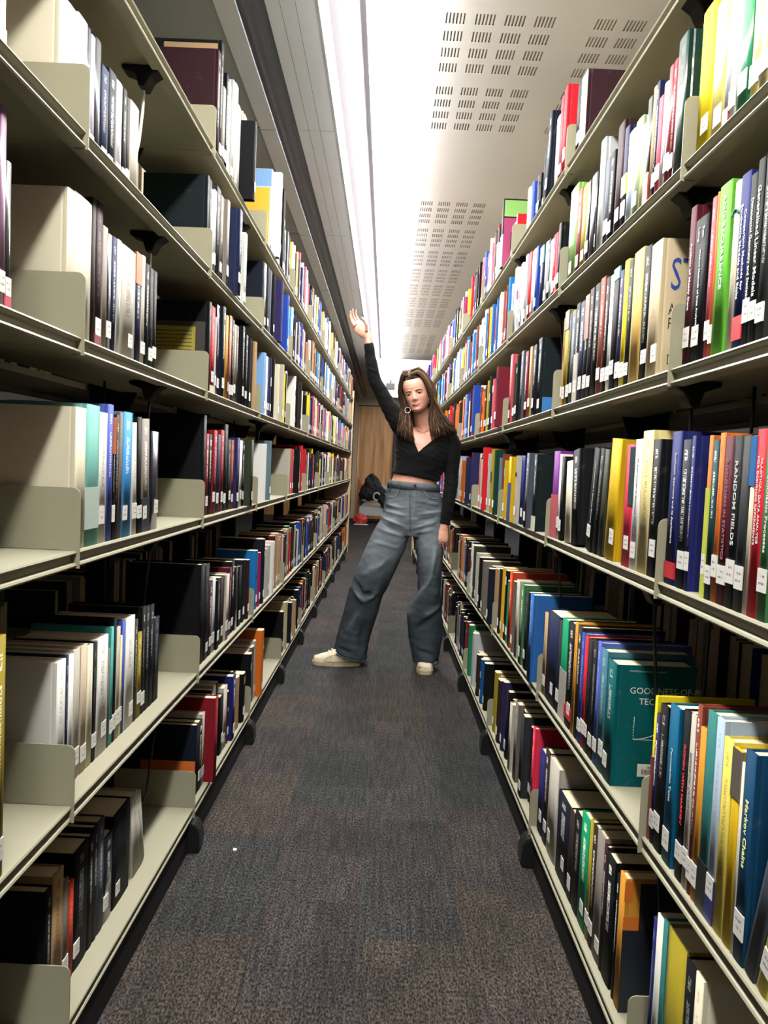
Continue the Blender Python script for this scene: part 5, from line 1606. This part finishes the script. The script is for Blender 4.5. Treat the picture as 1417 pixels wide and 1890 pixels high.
for (u0, v0, u1, v1, wd, am) in ((0.009, 0.939, 0.099, 0.919, 0.009, 0.0060),
    (0.001, 0.900, 0.119, 0.878, 0.008, 0.0070),
    (-0.012, 0.863, 0.113, 0.818, 0.009, 0.0080),
    (-0.017, 0.833, 0.093, 0.787, 0.009, -0.0060),
    (-0.024, 0.799, 0.115, 0.763, 0.010, 0.0060),
    (-0.070, 0.731, 0.088, 0.696, 0.010, 0.0040),
    (0.187, 0.962, 0.317, 0.947, 0.009, 0.0040),
    (0.185, 0.887, 0.319, 0.914, 0.009, 0.0060),
    (0.181, 0.851, 0.311, 0.883, 0.008, -0.0050),
    (0.173, 0.811, 0.300, 0.856, 0.009, 0.0060),
    (0.172, 0.781, 0.279, 0.810, 0.009, 0.0050),
    (-0.144, 0.495, -0.102, 0.436, 0.014, -0.0120),
    (-0.102, 0.436, -0.036, 0.430, 0.013, -0.0120),
    (-0.142, 0.449, -0.088, 0.385, 0.014, 0.0120),
    (-0.088, 0.385, -0.007, 0.455, 0.016, 0.0080),
    (-0.041, 0.560, 0.031, 0.639, 0.014, 0.0060),
    (-0.115, 0.526, -0.013, 0.607, 0.016, 0.0060),
    (0.292, 0.711, 0.276, 0.544, 0.013, 0.0100),
    (0.276, 0.544, 0.179, 0.357, 0.012, 0.0120),
    (0.179, 0.357, 0.152, 0.286, 0.014, 0.0100),
    (0.241, 0.314, 0.335, 0.379, 0.016, 0.0080),
    (0.200, 0.236, 0.316, 0.332, 0.018, -0.0100),
    (-0.177, 0.204, -0.122, 0.328, 0.018, 0.0080),
    (-0.101, 0.115, -0.083, 0.269, 0.016, -0.0080),
    (-0.219, 0.110, -0.158, 0.094, 0.010, -0.0060),
    (0.220, 0.129, 0.312, 0.103, 0.012, -0.0070)):
    FOLDS.append((u0, v0, u1, v1, wd, am))
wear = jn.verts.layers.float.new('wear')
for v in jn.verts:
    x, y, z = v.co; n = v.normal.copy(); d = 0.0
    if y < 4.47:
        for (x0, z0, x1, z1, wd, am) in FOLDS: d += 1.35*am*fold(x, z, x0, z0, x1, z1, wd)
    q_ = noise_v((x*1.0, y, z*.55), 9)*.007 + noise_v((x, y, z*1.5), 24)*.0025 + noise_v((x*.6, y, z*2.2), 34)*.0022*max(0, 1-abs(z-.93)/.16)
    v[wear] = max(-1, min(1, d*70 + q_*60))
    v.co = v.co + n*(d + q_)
k = NT('grey_denim'); setp(k.b, None, .85, spec=.2)
tc = k.n('ShaderNodeTexCoord'); sp = k.n('ShaderNodeSeparateXYZ'); k.l(tc.outputs['Object'], sp.inputs[0])
# dye worn paler on the thighs and over the hips
def bell(a, c_, w_): 
    q = k.math('DIVIDE', k.math('SUBTRACT', a, c_), w_); return k.math('POWER', 2.718, k.math('MULTIPLY', k.math('MULTIPLY', q, q), -1.0))
fade = k.math('MULTIPLY', bell(sp.outputs[2], .80, .24), bell(sp.outputs[1], -.11, .13))
nz = k.n('ShaderNodeTexNoise'); nz.inputs['Scale'].default_value = 9; nz.inputs['Detail'].default_value = 5
mp = k.n('ShaderNodeMapping'); mp.inputs['Scale'].default_value = (.5, 1, 1.8); k.l(tc.outputs['Object'], mp.inputs[0]); k.l(mp.outputs[0], nz.inputs['Vector'])
n2 = k.n('ShaderNodeTexNoise'); n2.inputs['Scale'].default_value = 420; n2.inputs['Detail'].default_value = 2
mp2 = k.n('ShaderNodeMapping'); mp2.inputs['Scale'].default_value = (1, 1, .3); k.l(tc.outputs['Object'], mp2.inputs[0]); k.l(mp2.outputs[0], n2.inputs['Vector'])
f = k.math('ADD', k.math('MULTIPLY', fade, .75), k.math('MULTIPLY', k.math('SUBTRACT', nz.outputs[0], .5), .8))
f = k.math('ADD', f, k.math('MULTIPLY', k.math('SUBTRACT', n2.outputs[0], .5), .9))
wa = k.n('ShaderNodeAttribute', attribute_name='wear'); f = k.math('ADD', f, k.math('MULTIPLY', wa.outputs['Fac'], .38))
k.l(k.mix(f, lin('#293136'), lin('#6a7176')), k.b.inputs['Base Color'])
M_denim = k.m
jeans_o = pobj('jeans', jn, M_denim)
from mathutils.bvhtree import BVHTree
jb = bmesh.new(); jb.from_mesh(jeans_o.data); bmesh.ops.transform(jb, matrix=PINV.inverted(), verts=jb.verts[:]); JT = BVHTree.FromBMesh(jb)
tb = bmesh.new(); tb.from_mesh(top_o.data); bmesh.ops.transform(tb, matrix=PINV.inverted(), verts=tb.verts[:]); TT = BVHTree.FromBMesh(tb)
bb = bmesh.new(); bb.from_mesh(body_o.data); bmesh.ops.transform(bb, matrix=PINV.inverted(), verts=bb.verts[:]); BT = BVHTree.FromBMesh(bb)
def on(T, p, out=.001):
    """point on a garment found by looking straight along the aisle"""
    h = T.ray_cast(Vector((p[0], 3.5, p[2])), Vector((0, 1, 0)))
    return (h[0] + Vector((0, -out, 0))) if h[0] else Vector(p)
def seam(name, pts, r, m, T=None, par=None, n=4):
    T = T or JT; q = []
    for a, b in zip(pts, pts[1:]):
        for t in range(n): q.append(on(T, Vector(a).lerp(Vector(b), t/n)))
    q.append(on(T, pts[-1])); bm = bmesh.new(); tube(bm, q, r, 6); return pobj(name, bm, m, par or jeans_o)
M_seam = mat('denim_seam', '#6d757b', .85); M_dseam = mat('denim_dark', '#252c32', .85)
seam('pocket_edge', [(0.0245, 4.3000, 0.9782), (0.0541, 4.3000, 0.9795), (0.0680, 4.3000, 0.9979), (0.0759, 4.3000, 1.0189)], .0022, M_seam)
seam('pocket_edge', [(0.2116, 4.3000, 1.0249), (0.2276, 4.3000, 0.9990), (0.2580, 4.3000, 0.9796), (0.3024, 4.3000, 0.9786)], .0022, M_seam)
seam('fly_seam', [(0.1379, 4.3000, 1.0216), (0.1419, 4.3000, 0.9331), (0.1459, 4.3000, 0.8443), (0.1512, 4.3000, 0.7940)], .0018, M_dseam)
seam('fly_stitch', [(0.1645, 4.3000, 1.0198), (0.1685, 4.3000, 0.9342), (0.1623, 4.3000, 0.8747), (0.1493, 4.3000, 0.8355)], .0012, M_seam)
# waistband, loops and button
wb = bmesh.new()
def band_ring(cx, cz, sx, sy, tilt, n=48): return [Vector((cx + sx*math.cos(2*math.pi*i/n), 4.452 + sy*math.sin(2*math.pi*i/n), cz + tilt*math.cos(2*math.pi*i/n))) for i in range(n)]
c0 = Vector((0.1589, 4.4500, 1.0641)); c1 = Vector((0.1607, 4.4500, 1.0244))
rr = [band_ring(c0.x, c0.z, .1385, .1035, -.006), band_ring(c0.x, c0.z+.0005, .1440, .1085, -.006), band_ring(c1.x, c1.z, .1500, .1130, -.006), band_ring(c1.x, c1.z-.0005, .145, .108, -.006)]
VV = [[wb.verts.new(p) for p in r_] for r_ in rr]
for a, b in zip(VV, VV[1:] + VV[:1]):
    for i in range(48): wb.faces.new((a[i], a[(i+1) % 48], b[(i+1) % 48], b[i])).smooth = True
wb_o = pobj('waistband', wb, M_denim, jeans_o)
for pts in (((0.0807, 4.3300, 1.0569), (0.0770, 4.3300, 1.0062)), ((0.2115, 4.3300, 1.0567), (0.2075, 4.3300, 1.0149)), ((0.0337, 4.4000, 1.0535), (0.0296, 4.4000, 1.0110)), ((0.2873, 4.4000, 1.0585), (0.2922, 4.4000, 1.0194))):
    a, b = Vector(pts[0]), Vector(pts[1]); a = on(JT, a, .010); b = on(JT, b, .004)
    bm = bmesh.new(); box(bm, -.004, .004, -.0015, .0015, -(a-b).length/2, (a-b).length/2)
    bmesh.ops.transform(bm, matrix=Matrix.Translation((a+b)/2) @ (a-b).to_track_quat('Z', 'Y').to_matrix().to_4x4(), verts=bm.verts[:]); pobj('belt_loop', bm, M_dseam, jeans_o)
bm = bmesh.new(); bmesh.ops.create_cone(bm, cap_ends=True, segments=16, radius1=.008, radius2=.007, depth=.004, matrix=Matrix.Translation(on(JT, (0.1643, 4.3300, 1.0487), .010)) @ Matrix.Rotation(R(90), 4, 'X')); pobj('button', bm, mat('button_metal', '#4a4440', .35, metal=1), jeans_o)
# ragged hems
for cx, tl, rx, ry, cy in (((-0.1590, 4.4950, 0.0527), -.25, .100, .109, 4.495), ((0.2769, 4.4550, 0.0471), .03, .071, .101, 4.455)):
    bm = bmesh.new(); pts = [Vector((cx[0] + rx*math.cos(t), cy + ry*math.sin(t), cx[2] + tl*rx*math.cos(t))) for t in [i*2*math.pi/40 for i in range(41)]]
    tube(bm, pts, [.004 + .0012*math.sin(i*2.3) for i in range(41)], 6, caps=False); pobj('hem', bm, M_dseam, jeans_o)
# neckline binding and necklace
seam('neckline_edge', [(0.1396, 4.3000, 1.3073), (0.1529, 4.3000, 1.2726), (0.1709, 4.3000, 1.2338)], .0028, M_knit, TT, top_o)
seam('neckline_edge', [(0.1695, 4.3000, 1.2322), (0.2094, 4.3000, 1.2619), (0.2462, 4.3000, 1.2943), (0.2744, 4.3000, 1.3190)], .0028, M_knit, TT, top_o)
q = [on(BT, p, .0012) for p in ((0.1561, 4.3000, 1.3637), (0.1639, 4.3000, 1.3537), (0.1761, 4.3000, 1.3455), (0.1910, 4.3000, 1.3417), (0.2056, 4.3000, 1.3438), (0.2199, 4.3000, 1.3533), (0.2284, 4.3000, 1.3595))]
bm = bmesh.new(); tube(bm, q, .0016, 6); pobj('necklace', bm, M_gold)
# rings on the hanging hand
for c_ in ((0.3160, 4.3720, 0.7349), (0.3340, 4.3710, 0.7342)):
    bm = bmesh.new(); c_ = Vector(c_); tube(bm, [c_ + Vector((math.cos(t)*.0098, math.sin(t)*.0098, .002*math.cos(t))) for t in [i*2*math.pi/16 for i in range(17)]], .0016, 6, caps=False); pobj('ring', bm, M_silver)

# trainers
M_shoe = mat('trainer_leather', '#b5a88f', .55, noise=.35, nscale=22); M_sole = mat('trainer_sole', '#95866a', .7, noise=.35, nscale=26); M_lace = mat('lace', '#d8cfbe', .7)
def trainer(name, loc, rz):
    t = bpy.data.objects.new(name, None); C.objects.link(t); t.parent = person; t.location = PINV @ Vector(loc); t.rotation_euler = (0, 0, rz)
    # local: toe towards -y, heel towards +y, length 0.275
    out = [(-.137, .014), (-.128, .030), (-.105, .043), (-.06, .049), (0, .045), (.05, .039), (.10, .036), (.128, .028), (.138, .012)]
    bm = bmesh.new()
    prism(bm, [(-w_, y) for y, w_ in out] + [(w_, y) for y, w_ in reversed(out)], 'z', 0, .026)
    bmesh.ops.bevel(bm, geom=bm.edges[:], offset=.003, segments=2, affect='EDGES')
    obj('sole', bm, M_sole, t)
    bm = bmesh.new(); rings = []
    for y, w_, h in ((-.130, .022, .040), (-.118, .034, .052), (-.09, .043, .062), (-.055, .046, .072), (-.02, .044, .088), (.015, .042, .102), (.05, .038, .108), (.09, .035, .108), (.12, .029, .106), (.133, .018, .098)):
        ring = []
        for i in range(15):
            a = math.pi*i/14; c, s = math.cos(a), math.sin(a)
            ring.append(bm.verts.new((w_*math.copysign(abs(c)**.7, c), y, .022 + (h-.022)*abs(s)**.75)))
        rings.append(ring)
    for a, b in zip(rings, rings[1:]):
        for i in range(14): bm.faces.new((a[i], a[i+1], b[i+1], b[i])).smooth = True
    bm.faces.new(rings[0]); bm.faces.new(rings[-1][::-1])
    u = obj('upper', bm, M_shoe, t)
    bm = bmesh.new(); prism(bm, [(-.034 + .0*0, -.1255)] + [(.040*math.sin(q), -.085 - .045*math.cos(q)) for q in (-1.2, -.8, -.4, 0, .4, .8, 1.2)] + [(.034, -.1)], 'z', .02, .046); obj('toe_cap', bm, M_shoe, t, bevel=.002)
    for i in range(5):
        y = -.045 + .018*i; z = .0765 + .0085*i
        bm = bmesh.new(); tube(bm, [(-.024, y, z-.006), (-.012, y-.003, z+.0035), (0, y, z+.006), (.012, y+.003, z+.0035), (.024, y, z-.006)], .0032, 6); obj('lace', bm, M_lace, t)
    bm = bmesh.new(); tube(bm, [(.01, -.0, .098), (.03, -.015, .09), (.047, -.02, .055), (.050, -.022, .012)], .0022, 6); obj('lace', bm, M_lace, t)
    m = mat('trainer_seam', '#6c604c', .7) if 'trainer_seam' not in bpy.data.materials else bpy.data.materials['trainer_seam']
    bm = bmesh.new()
    for s in (-1, 1):
        tube(bm, [(s*.0445, -.07, .033), (s*.0455, -.05, .052), (s*.043, -.02, .066), (s*.041, .03, .07), (s*.037, .08, .062)], .0011, 5)
        tube(bm, [(s*.028, -.118, .028), (s*.047, -.06, .028), (s*.046, 0, .028), (s*.039, .07, .028), (s*.033, .12, .028)], .0014, 5)
    obj('seam', bm, m, t)
    return t
trainer('trainer', (-.235, 4.462, 0.0005), R(-86))
trainer('trainer', (.268, 4.448, 0.0005), R(0))
for T_ in (jb, tb, bb): T_.free()
# ------------------------------------------------------------------ wire book supports hanging under the shelves
def wire_support(s, y, lv, drop, pale, label):
    sg = SG[s]; z = TOPS[s][lv] - .018
    t = empty('wire_book_support', (lipx(s, y), y, z), (0, 0, YAW[s]))
    tag(t, label, 'book support', 'wire book supports under the shelves')
    bm = bmesh.new()
    prism(bm, [(sg*.018, 0), (sg*.018, -.010), (sg*.036, -.022), (sg*.048, -.045), (sg*.062, -.045), (sg*.07, -.018), (sg*.10, -.008), (sg*.10, 0)], 'y', -.022, .022)
    obj('slider', bm, M_black, t, bevel=.003)
    bm = bmesh.new()
    p = [(sg*.056, 0, -.045), (sg*.060, .006, -.09), (sg*.068, .012, -.15), (sg*.078, .014, -drop+.02), (sg*.088, .014, -drop), (sg*.15, .014, -drop-.005), (sg*.165, .012, -drop+.02), (sg*.165, 0, -.06), (sg*.165, 0, -.002)]
    tube(bm, p, .0032, 8); obj('wire', bm, M_wire_lit if pale else M_wire, t)
WS = [('L', 1.80, 7, .22, 1, 'pale curved wire support under the top left shelf'),
      ('L', 1.88, 6, .22, 1, 'pale wire support under the second shelf down on the left'),
      ('L', 1.90, 5, .23, 0, 'black wire support under the third left shelf beside leaning books'),
      ('L', 1.93, 4, .30, 0, 'black wire support under the fourth left shelf over dark books'),
      ('L', 2.02, 3, .27, 0, 'black wire support hanging above dirty white slanted books'),
      ('L', 2.90, 7, .22, 1, 'pale wire support under the top left shelf, third bay'),
      ('L', 2.99, 6, .20, 0, 'wire support under the second left shelf, third bay'),
      ('L', 3.46, 5, .22, 0, 'thin black wire support under the third left shelf, fourth bay'),
      ('R', 1.435, 7, .20, 1, 'pale wire support at the upper right corner by yellow books'),
      ('R', 1.43, 6, .24, 0, 'black wire support in front of the sand cream book'),
      ('R', 1.385, 5, .22, 0, 'black wire support above the black book with plain cover'),
      ('R', 1.50, 4, .30, 0, 'long black wire support before the teal goodness-of-fit book'),
      ('R', 1.395, 3, .26, 0, 'black wire support before the ochre spined violet book'),
      ('R', 2.385, 7, .22, 1, 'pale wire support under the top right shelf beside green book'),
      ('R', 2.44, 6, .22, 0, 'black wire support before the blue-black book, third right bay'),
      ('R', 2.30, 4, .30, 0, 'black wire support beside the cobalt blue thick book'),
      ('R', 3.16, 7, .2, 0, 'dark wire support under the top right shelf, fourth bay'),
      ('R', 3.26, 5, .2, 0, 'dark wire support above purple books on the right')]
for a in WS: wire_support(*a)

# ------------------------------------------------------------------ far end of the aisle
def wood_mat():
    k = NT('oak_veneer'); setp(k.b, None, .45)
    tc = k.n('ShaderNodeTexCoord'); mp = k.n('ShaderNodeMapping'); mp.inputs['Scale'].default_value = (9, 9, .55)
    k.l(tc.outputs['Object'], mp.inputs[0]); nz = k.n('ShaderNodeTexNoise'); nz.inputs['Scale'].default_value = 1.6; nz.inputs['Detail'].default_value = 6; nz.inputs['Distortion'].default_value = .6
    k.l(mp.outputs[0], nz.inputs['Vector'])
    rp = k.n('ShaderNodeValToRGB'); e = rp.color_ramp.elements; e[0].position = .3; e[0].color = lin('#ad7a4a'); e[1].position = .7; e[1].color = lin('#f0b97c')
    k.l(nz.outputs[0], rp.inputs[0]); k.l(rp.outputs[0], k.b.inputs['Base Color']); return k.m
M_oak = wood_mat(); M_frame = mat('frame_beige', '#bfaa8c', .55)
d = empty('door_1', (-.27, 17.3, 0)); tag(d, kind='structure')
bm = bmesh.new(); box(bm, -.37, .40, -.02, .02, 0, 2.46); obj('door_leaf', bm, M_oak, d, bevel=.004)
bm = bmesh.new(); box(bm, -.47, -.375, -.05, .06, 0, 2.72); obj('door_jamb', bm, M_frame, d)
bm = bmesh.new(); box(bm, .405, .44, -.06, .06, 0, 2.46); obj('door_jamb', bm, mat('jamb_dark', '#2c241e', .5), d)
bm = bmesh.new(); box(bm, -.47, 1.6, -.055, .06, 2.47, 2.70); obj('door_head', bm, M_frame, d)
bm = bmesh.new(); box(bm, -.375, .405, -.03, .03, 2.455, 2.47); obj('door_gap', bm, M_black, d)
bm = bmesh.new(); box(bm, .445, 2.2, -.01, .05, 0, 2.46); obj('side_panel', bm, mat('panel_mottled', '#4c463c', .6, noise=.3, nscale=12), d)
bm = bmesh.new(); box(bm, -4, -.48, -.01, .05, 0, 2.46); obj('side_panel', bm, M_oak, d)
# slatted white bench, seen end on, with a jacket thrown over it
def P(x, y, z): return (x, y, z)
b = empty('slatted_bench', (-.24, 16.2, 0)); tag(b, 'white slatted bench in front of the wooden door at the far end', 'bench')
M_wslat = mat('slat_white', '#b9b9b6', .6)
for i in range(6):
    bm = bmesh.new(); z0 = .30 + i*.012; y0 = -.30 + i*.085
    box(bm, -.26 + .012*i, .60, y0, y0+.075, z0, z0+.022); obj('slat', bm, M_wslat, b, bevel=.004)
for i in range(4):
    bm = bmesh.new(); z0 = .42 + i*.088; box(bm, -.235, .60, .23 + i*.02, .252 + i*.02, z0, z0+.078); obj('back_slat', bm, M_wslat, b, bevel=.004)
for x in (-.20, .52):
    for y in (-.26, .16):
        bm = bmesh.new(); box(bm, x, x+.05, y, y+.05, 0, .30); obj('leg', bm, M_black, b)
    bm = bmesh.new(); box(bm, x, x+.05, .245, .30, .3, .76); obj('back_post', bm, M_wslat, b)
bm = bmesh.new(); box(bm, -.26, .6, -.31, -.29, .16, .30); obj('apron', bm, M_wslat, b)
j = bmesh.new()
loft(j, [((-.27, 16.05, 1.00), .03, .03, (1, 0, 0)), ((-.27, 16.06, .95), .09, .07, (1, 0, 0)), ((-.27, 16.05, .82), .16, .12, (1, 0, 0)), ((-.27, 16.02, .68), .21, .15, (1, 0, 0)), ((-.29, 16.0, .56), .23, .16, (1, 0, 0)), ((-.31, 15.98, .49), .20, .13, (1, 0, 0))], 20)
loft(j, [((-.18, 16.0, .76), .10, .10), ((-.09, 15.93, .62), .12, .10), ((.0, 15.9, .46), .12, .09), ((.08, 15.9, .32), .09, .07)], 16)
j = remeshed(j, .014, 2)
for v in j.verts:
    c_ = v.co; v.co = v.co + v.normal*(noise_v(c_, 9)*.035 + noise_v(c_, 20)*.012)
jk = obj('jacket', j, mat('jacket_black', '#0c0c0e', .8)); tag(jk, 'black jacket thrown over the white slatted bench', 'jacket')
bm = bmesh.new(); tube(bm, [(-.16 + .065*math.cos(t), 15.80, .55 + .075*math.sin(t)) for t in [i*math.pi/8 + .4 for i in range(13)]], .018, 8); obj('collar', bm, mat('fleece_white', '#b5b4b0', .9), jk)
bm = bmesh.new(); tube(bm, [(.0, 15.79, .60), (.04, 15.785, .62), (.07, 15.79, .59)], .016, 8); obj('trim_cuff', bm, bpy.data.materials['fleece_white'], jk)
# board leaning by the jamb, red bag and paper on the carpet
bd = bmesh.new(); prism(bd, [(-.58, .01), (-.33, .01), (-.36, .16), (-.46, .72), (-.58, .92)], 'y', 16.50, 16.54)
o = obj('wooden_board', bd, mat('board_orange', '#a3623a', .5, noise=.15, nscale=7)); tag(o, 'orange brown wooden board leaning at the far end of the left shelving', 'board')
rb = bmesh.new(); loft(rb, [((-.60, 15.6, .055), .03, .04), ((-.54, 15.6, .08), .11, .07), ((-.46, 15.58, .09), .13, .085), ((-.38, 15.6, .07), .11, .06), ((-.33, 15.6, .045), .03, .03)], 16)
rb = remeshed(rb, .012, 2)
for v in rb.verts:
    v.co = v.co + v.normal*noise_v(v.co, 14)*.03
    v.co.z = max(v.co.z, .012)
o = obj('bag', rb, mat('bag_red', '#c0392e', .6)); tag(o, 'crumpled red bag on the carpet at the far end', 'bag')
bm = bmesh.new(); box(bm, -.58, -.31, 15.35, 15.56, .0005, .008)
o = obj('paper', bm, mat('paper_white', '#c9c9c6', .7), bevel=.002); tag(o, 'white paper lying beside the red bag on the carpet', 'paper')
# lint on the carpet in the foreground
bm = bmesh.new(); bmesh.ops.create_icosphere(bm, subdivisions=2, radius=.006)
for v in bm.verts: v.co = Vector((v.co.x*1.0, v.co.y*1.1, max(0, v.co.z*.6 + .002))) * (1 + .4*noise_v(v.co*80, 1))
o = obj('lint', bm, mat('lint_white', '#d8d2d0', .9), None, (-.395, 2.255, .0005)); tag(o, 'tiny white scrap of lint on the dark carpet', 'scrap')
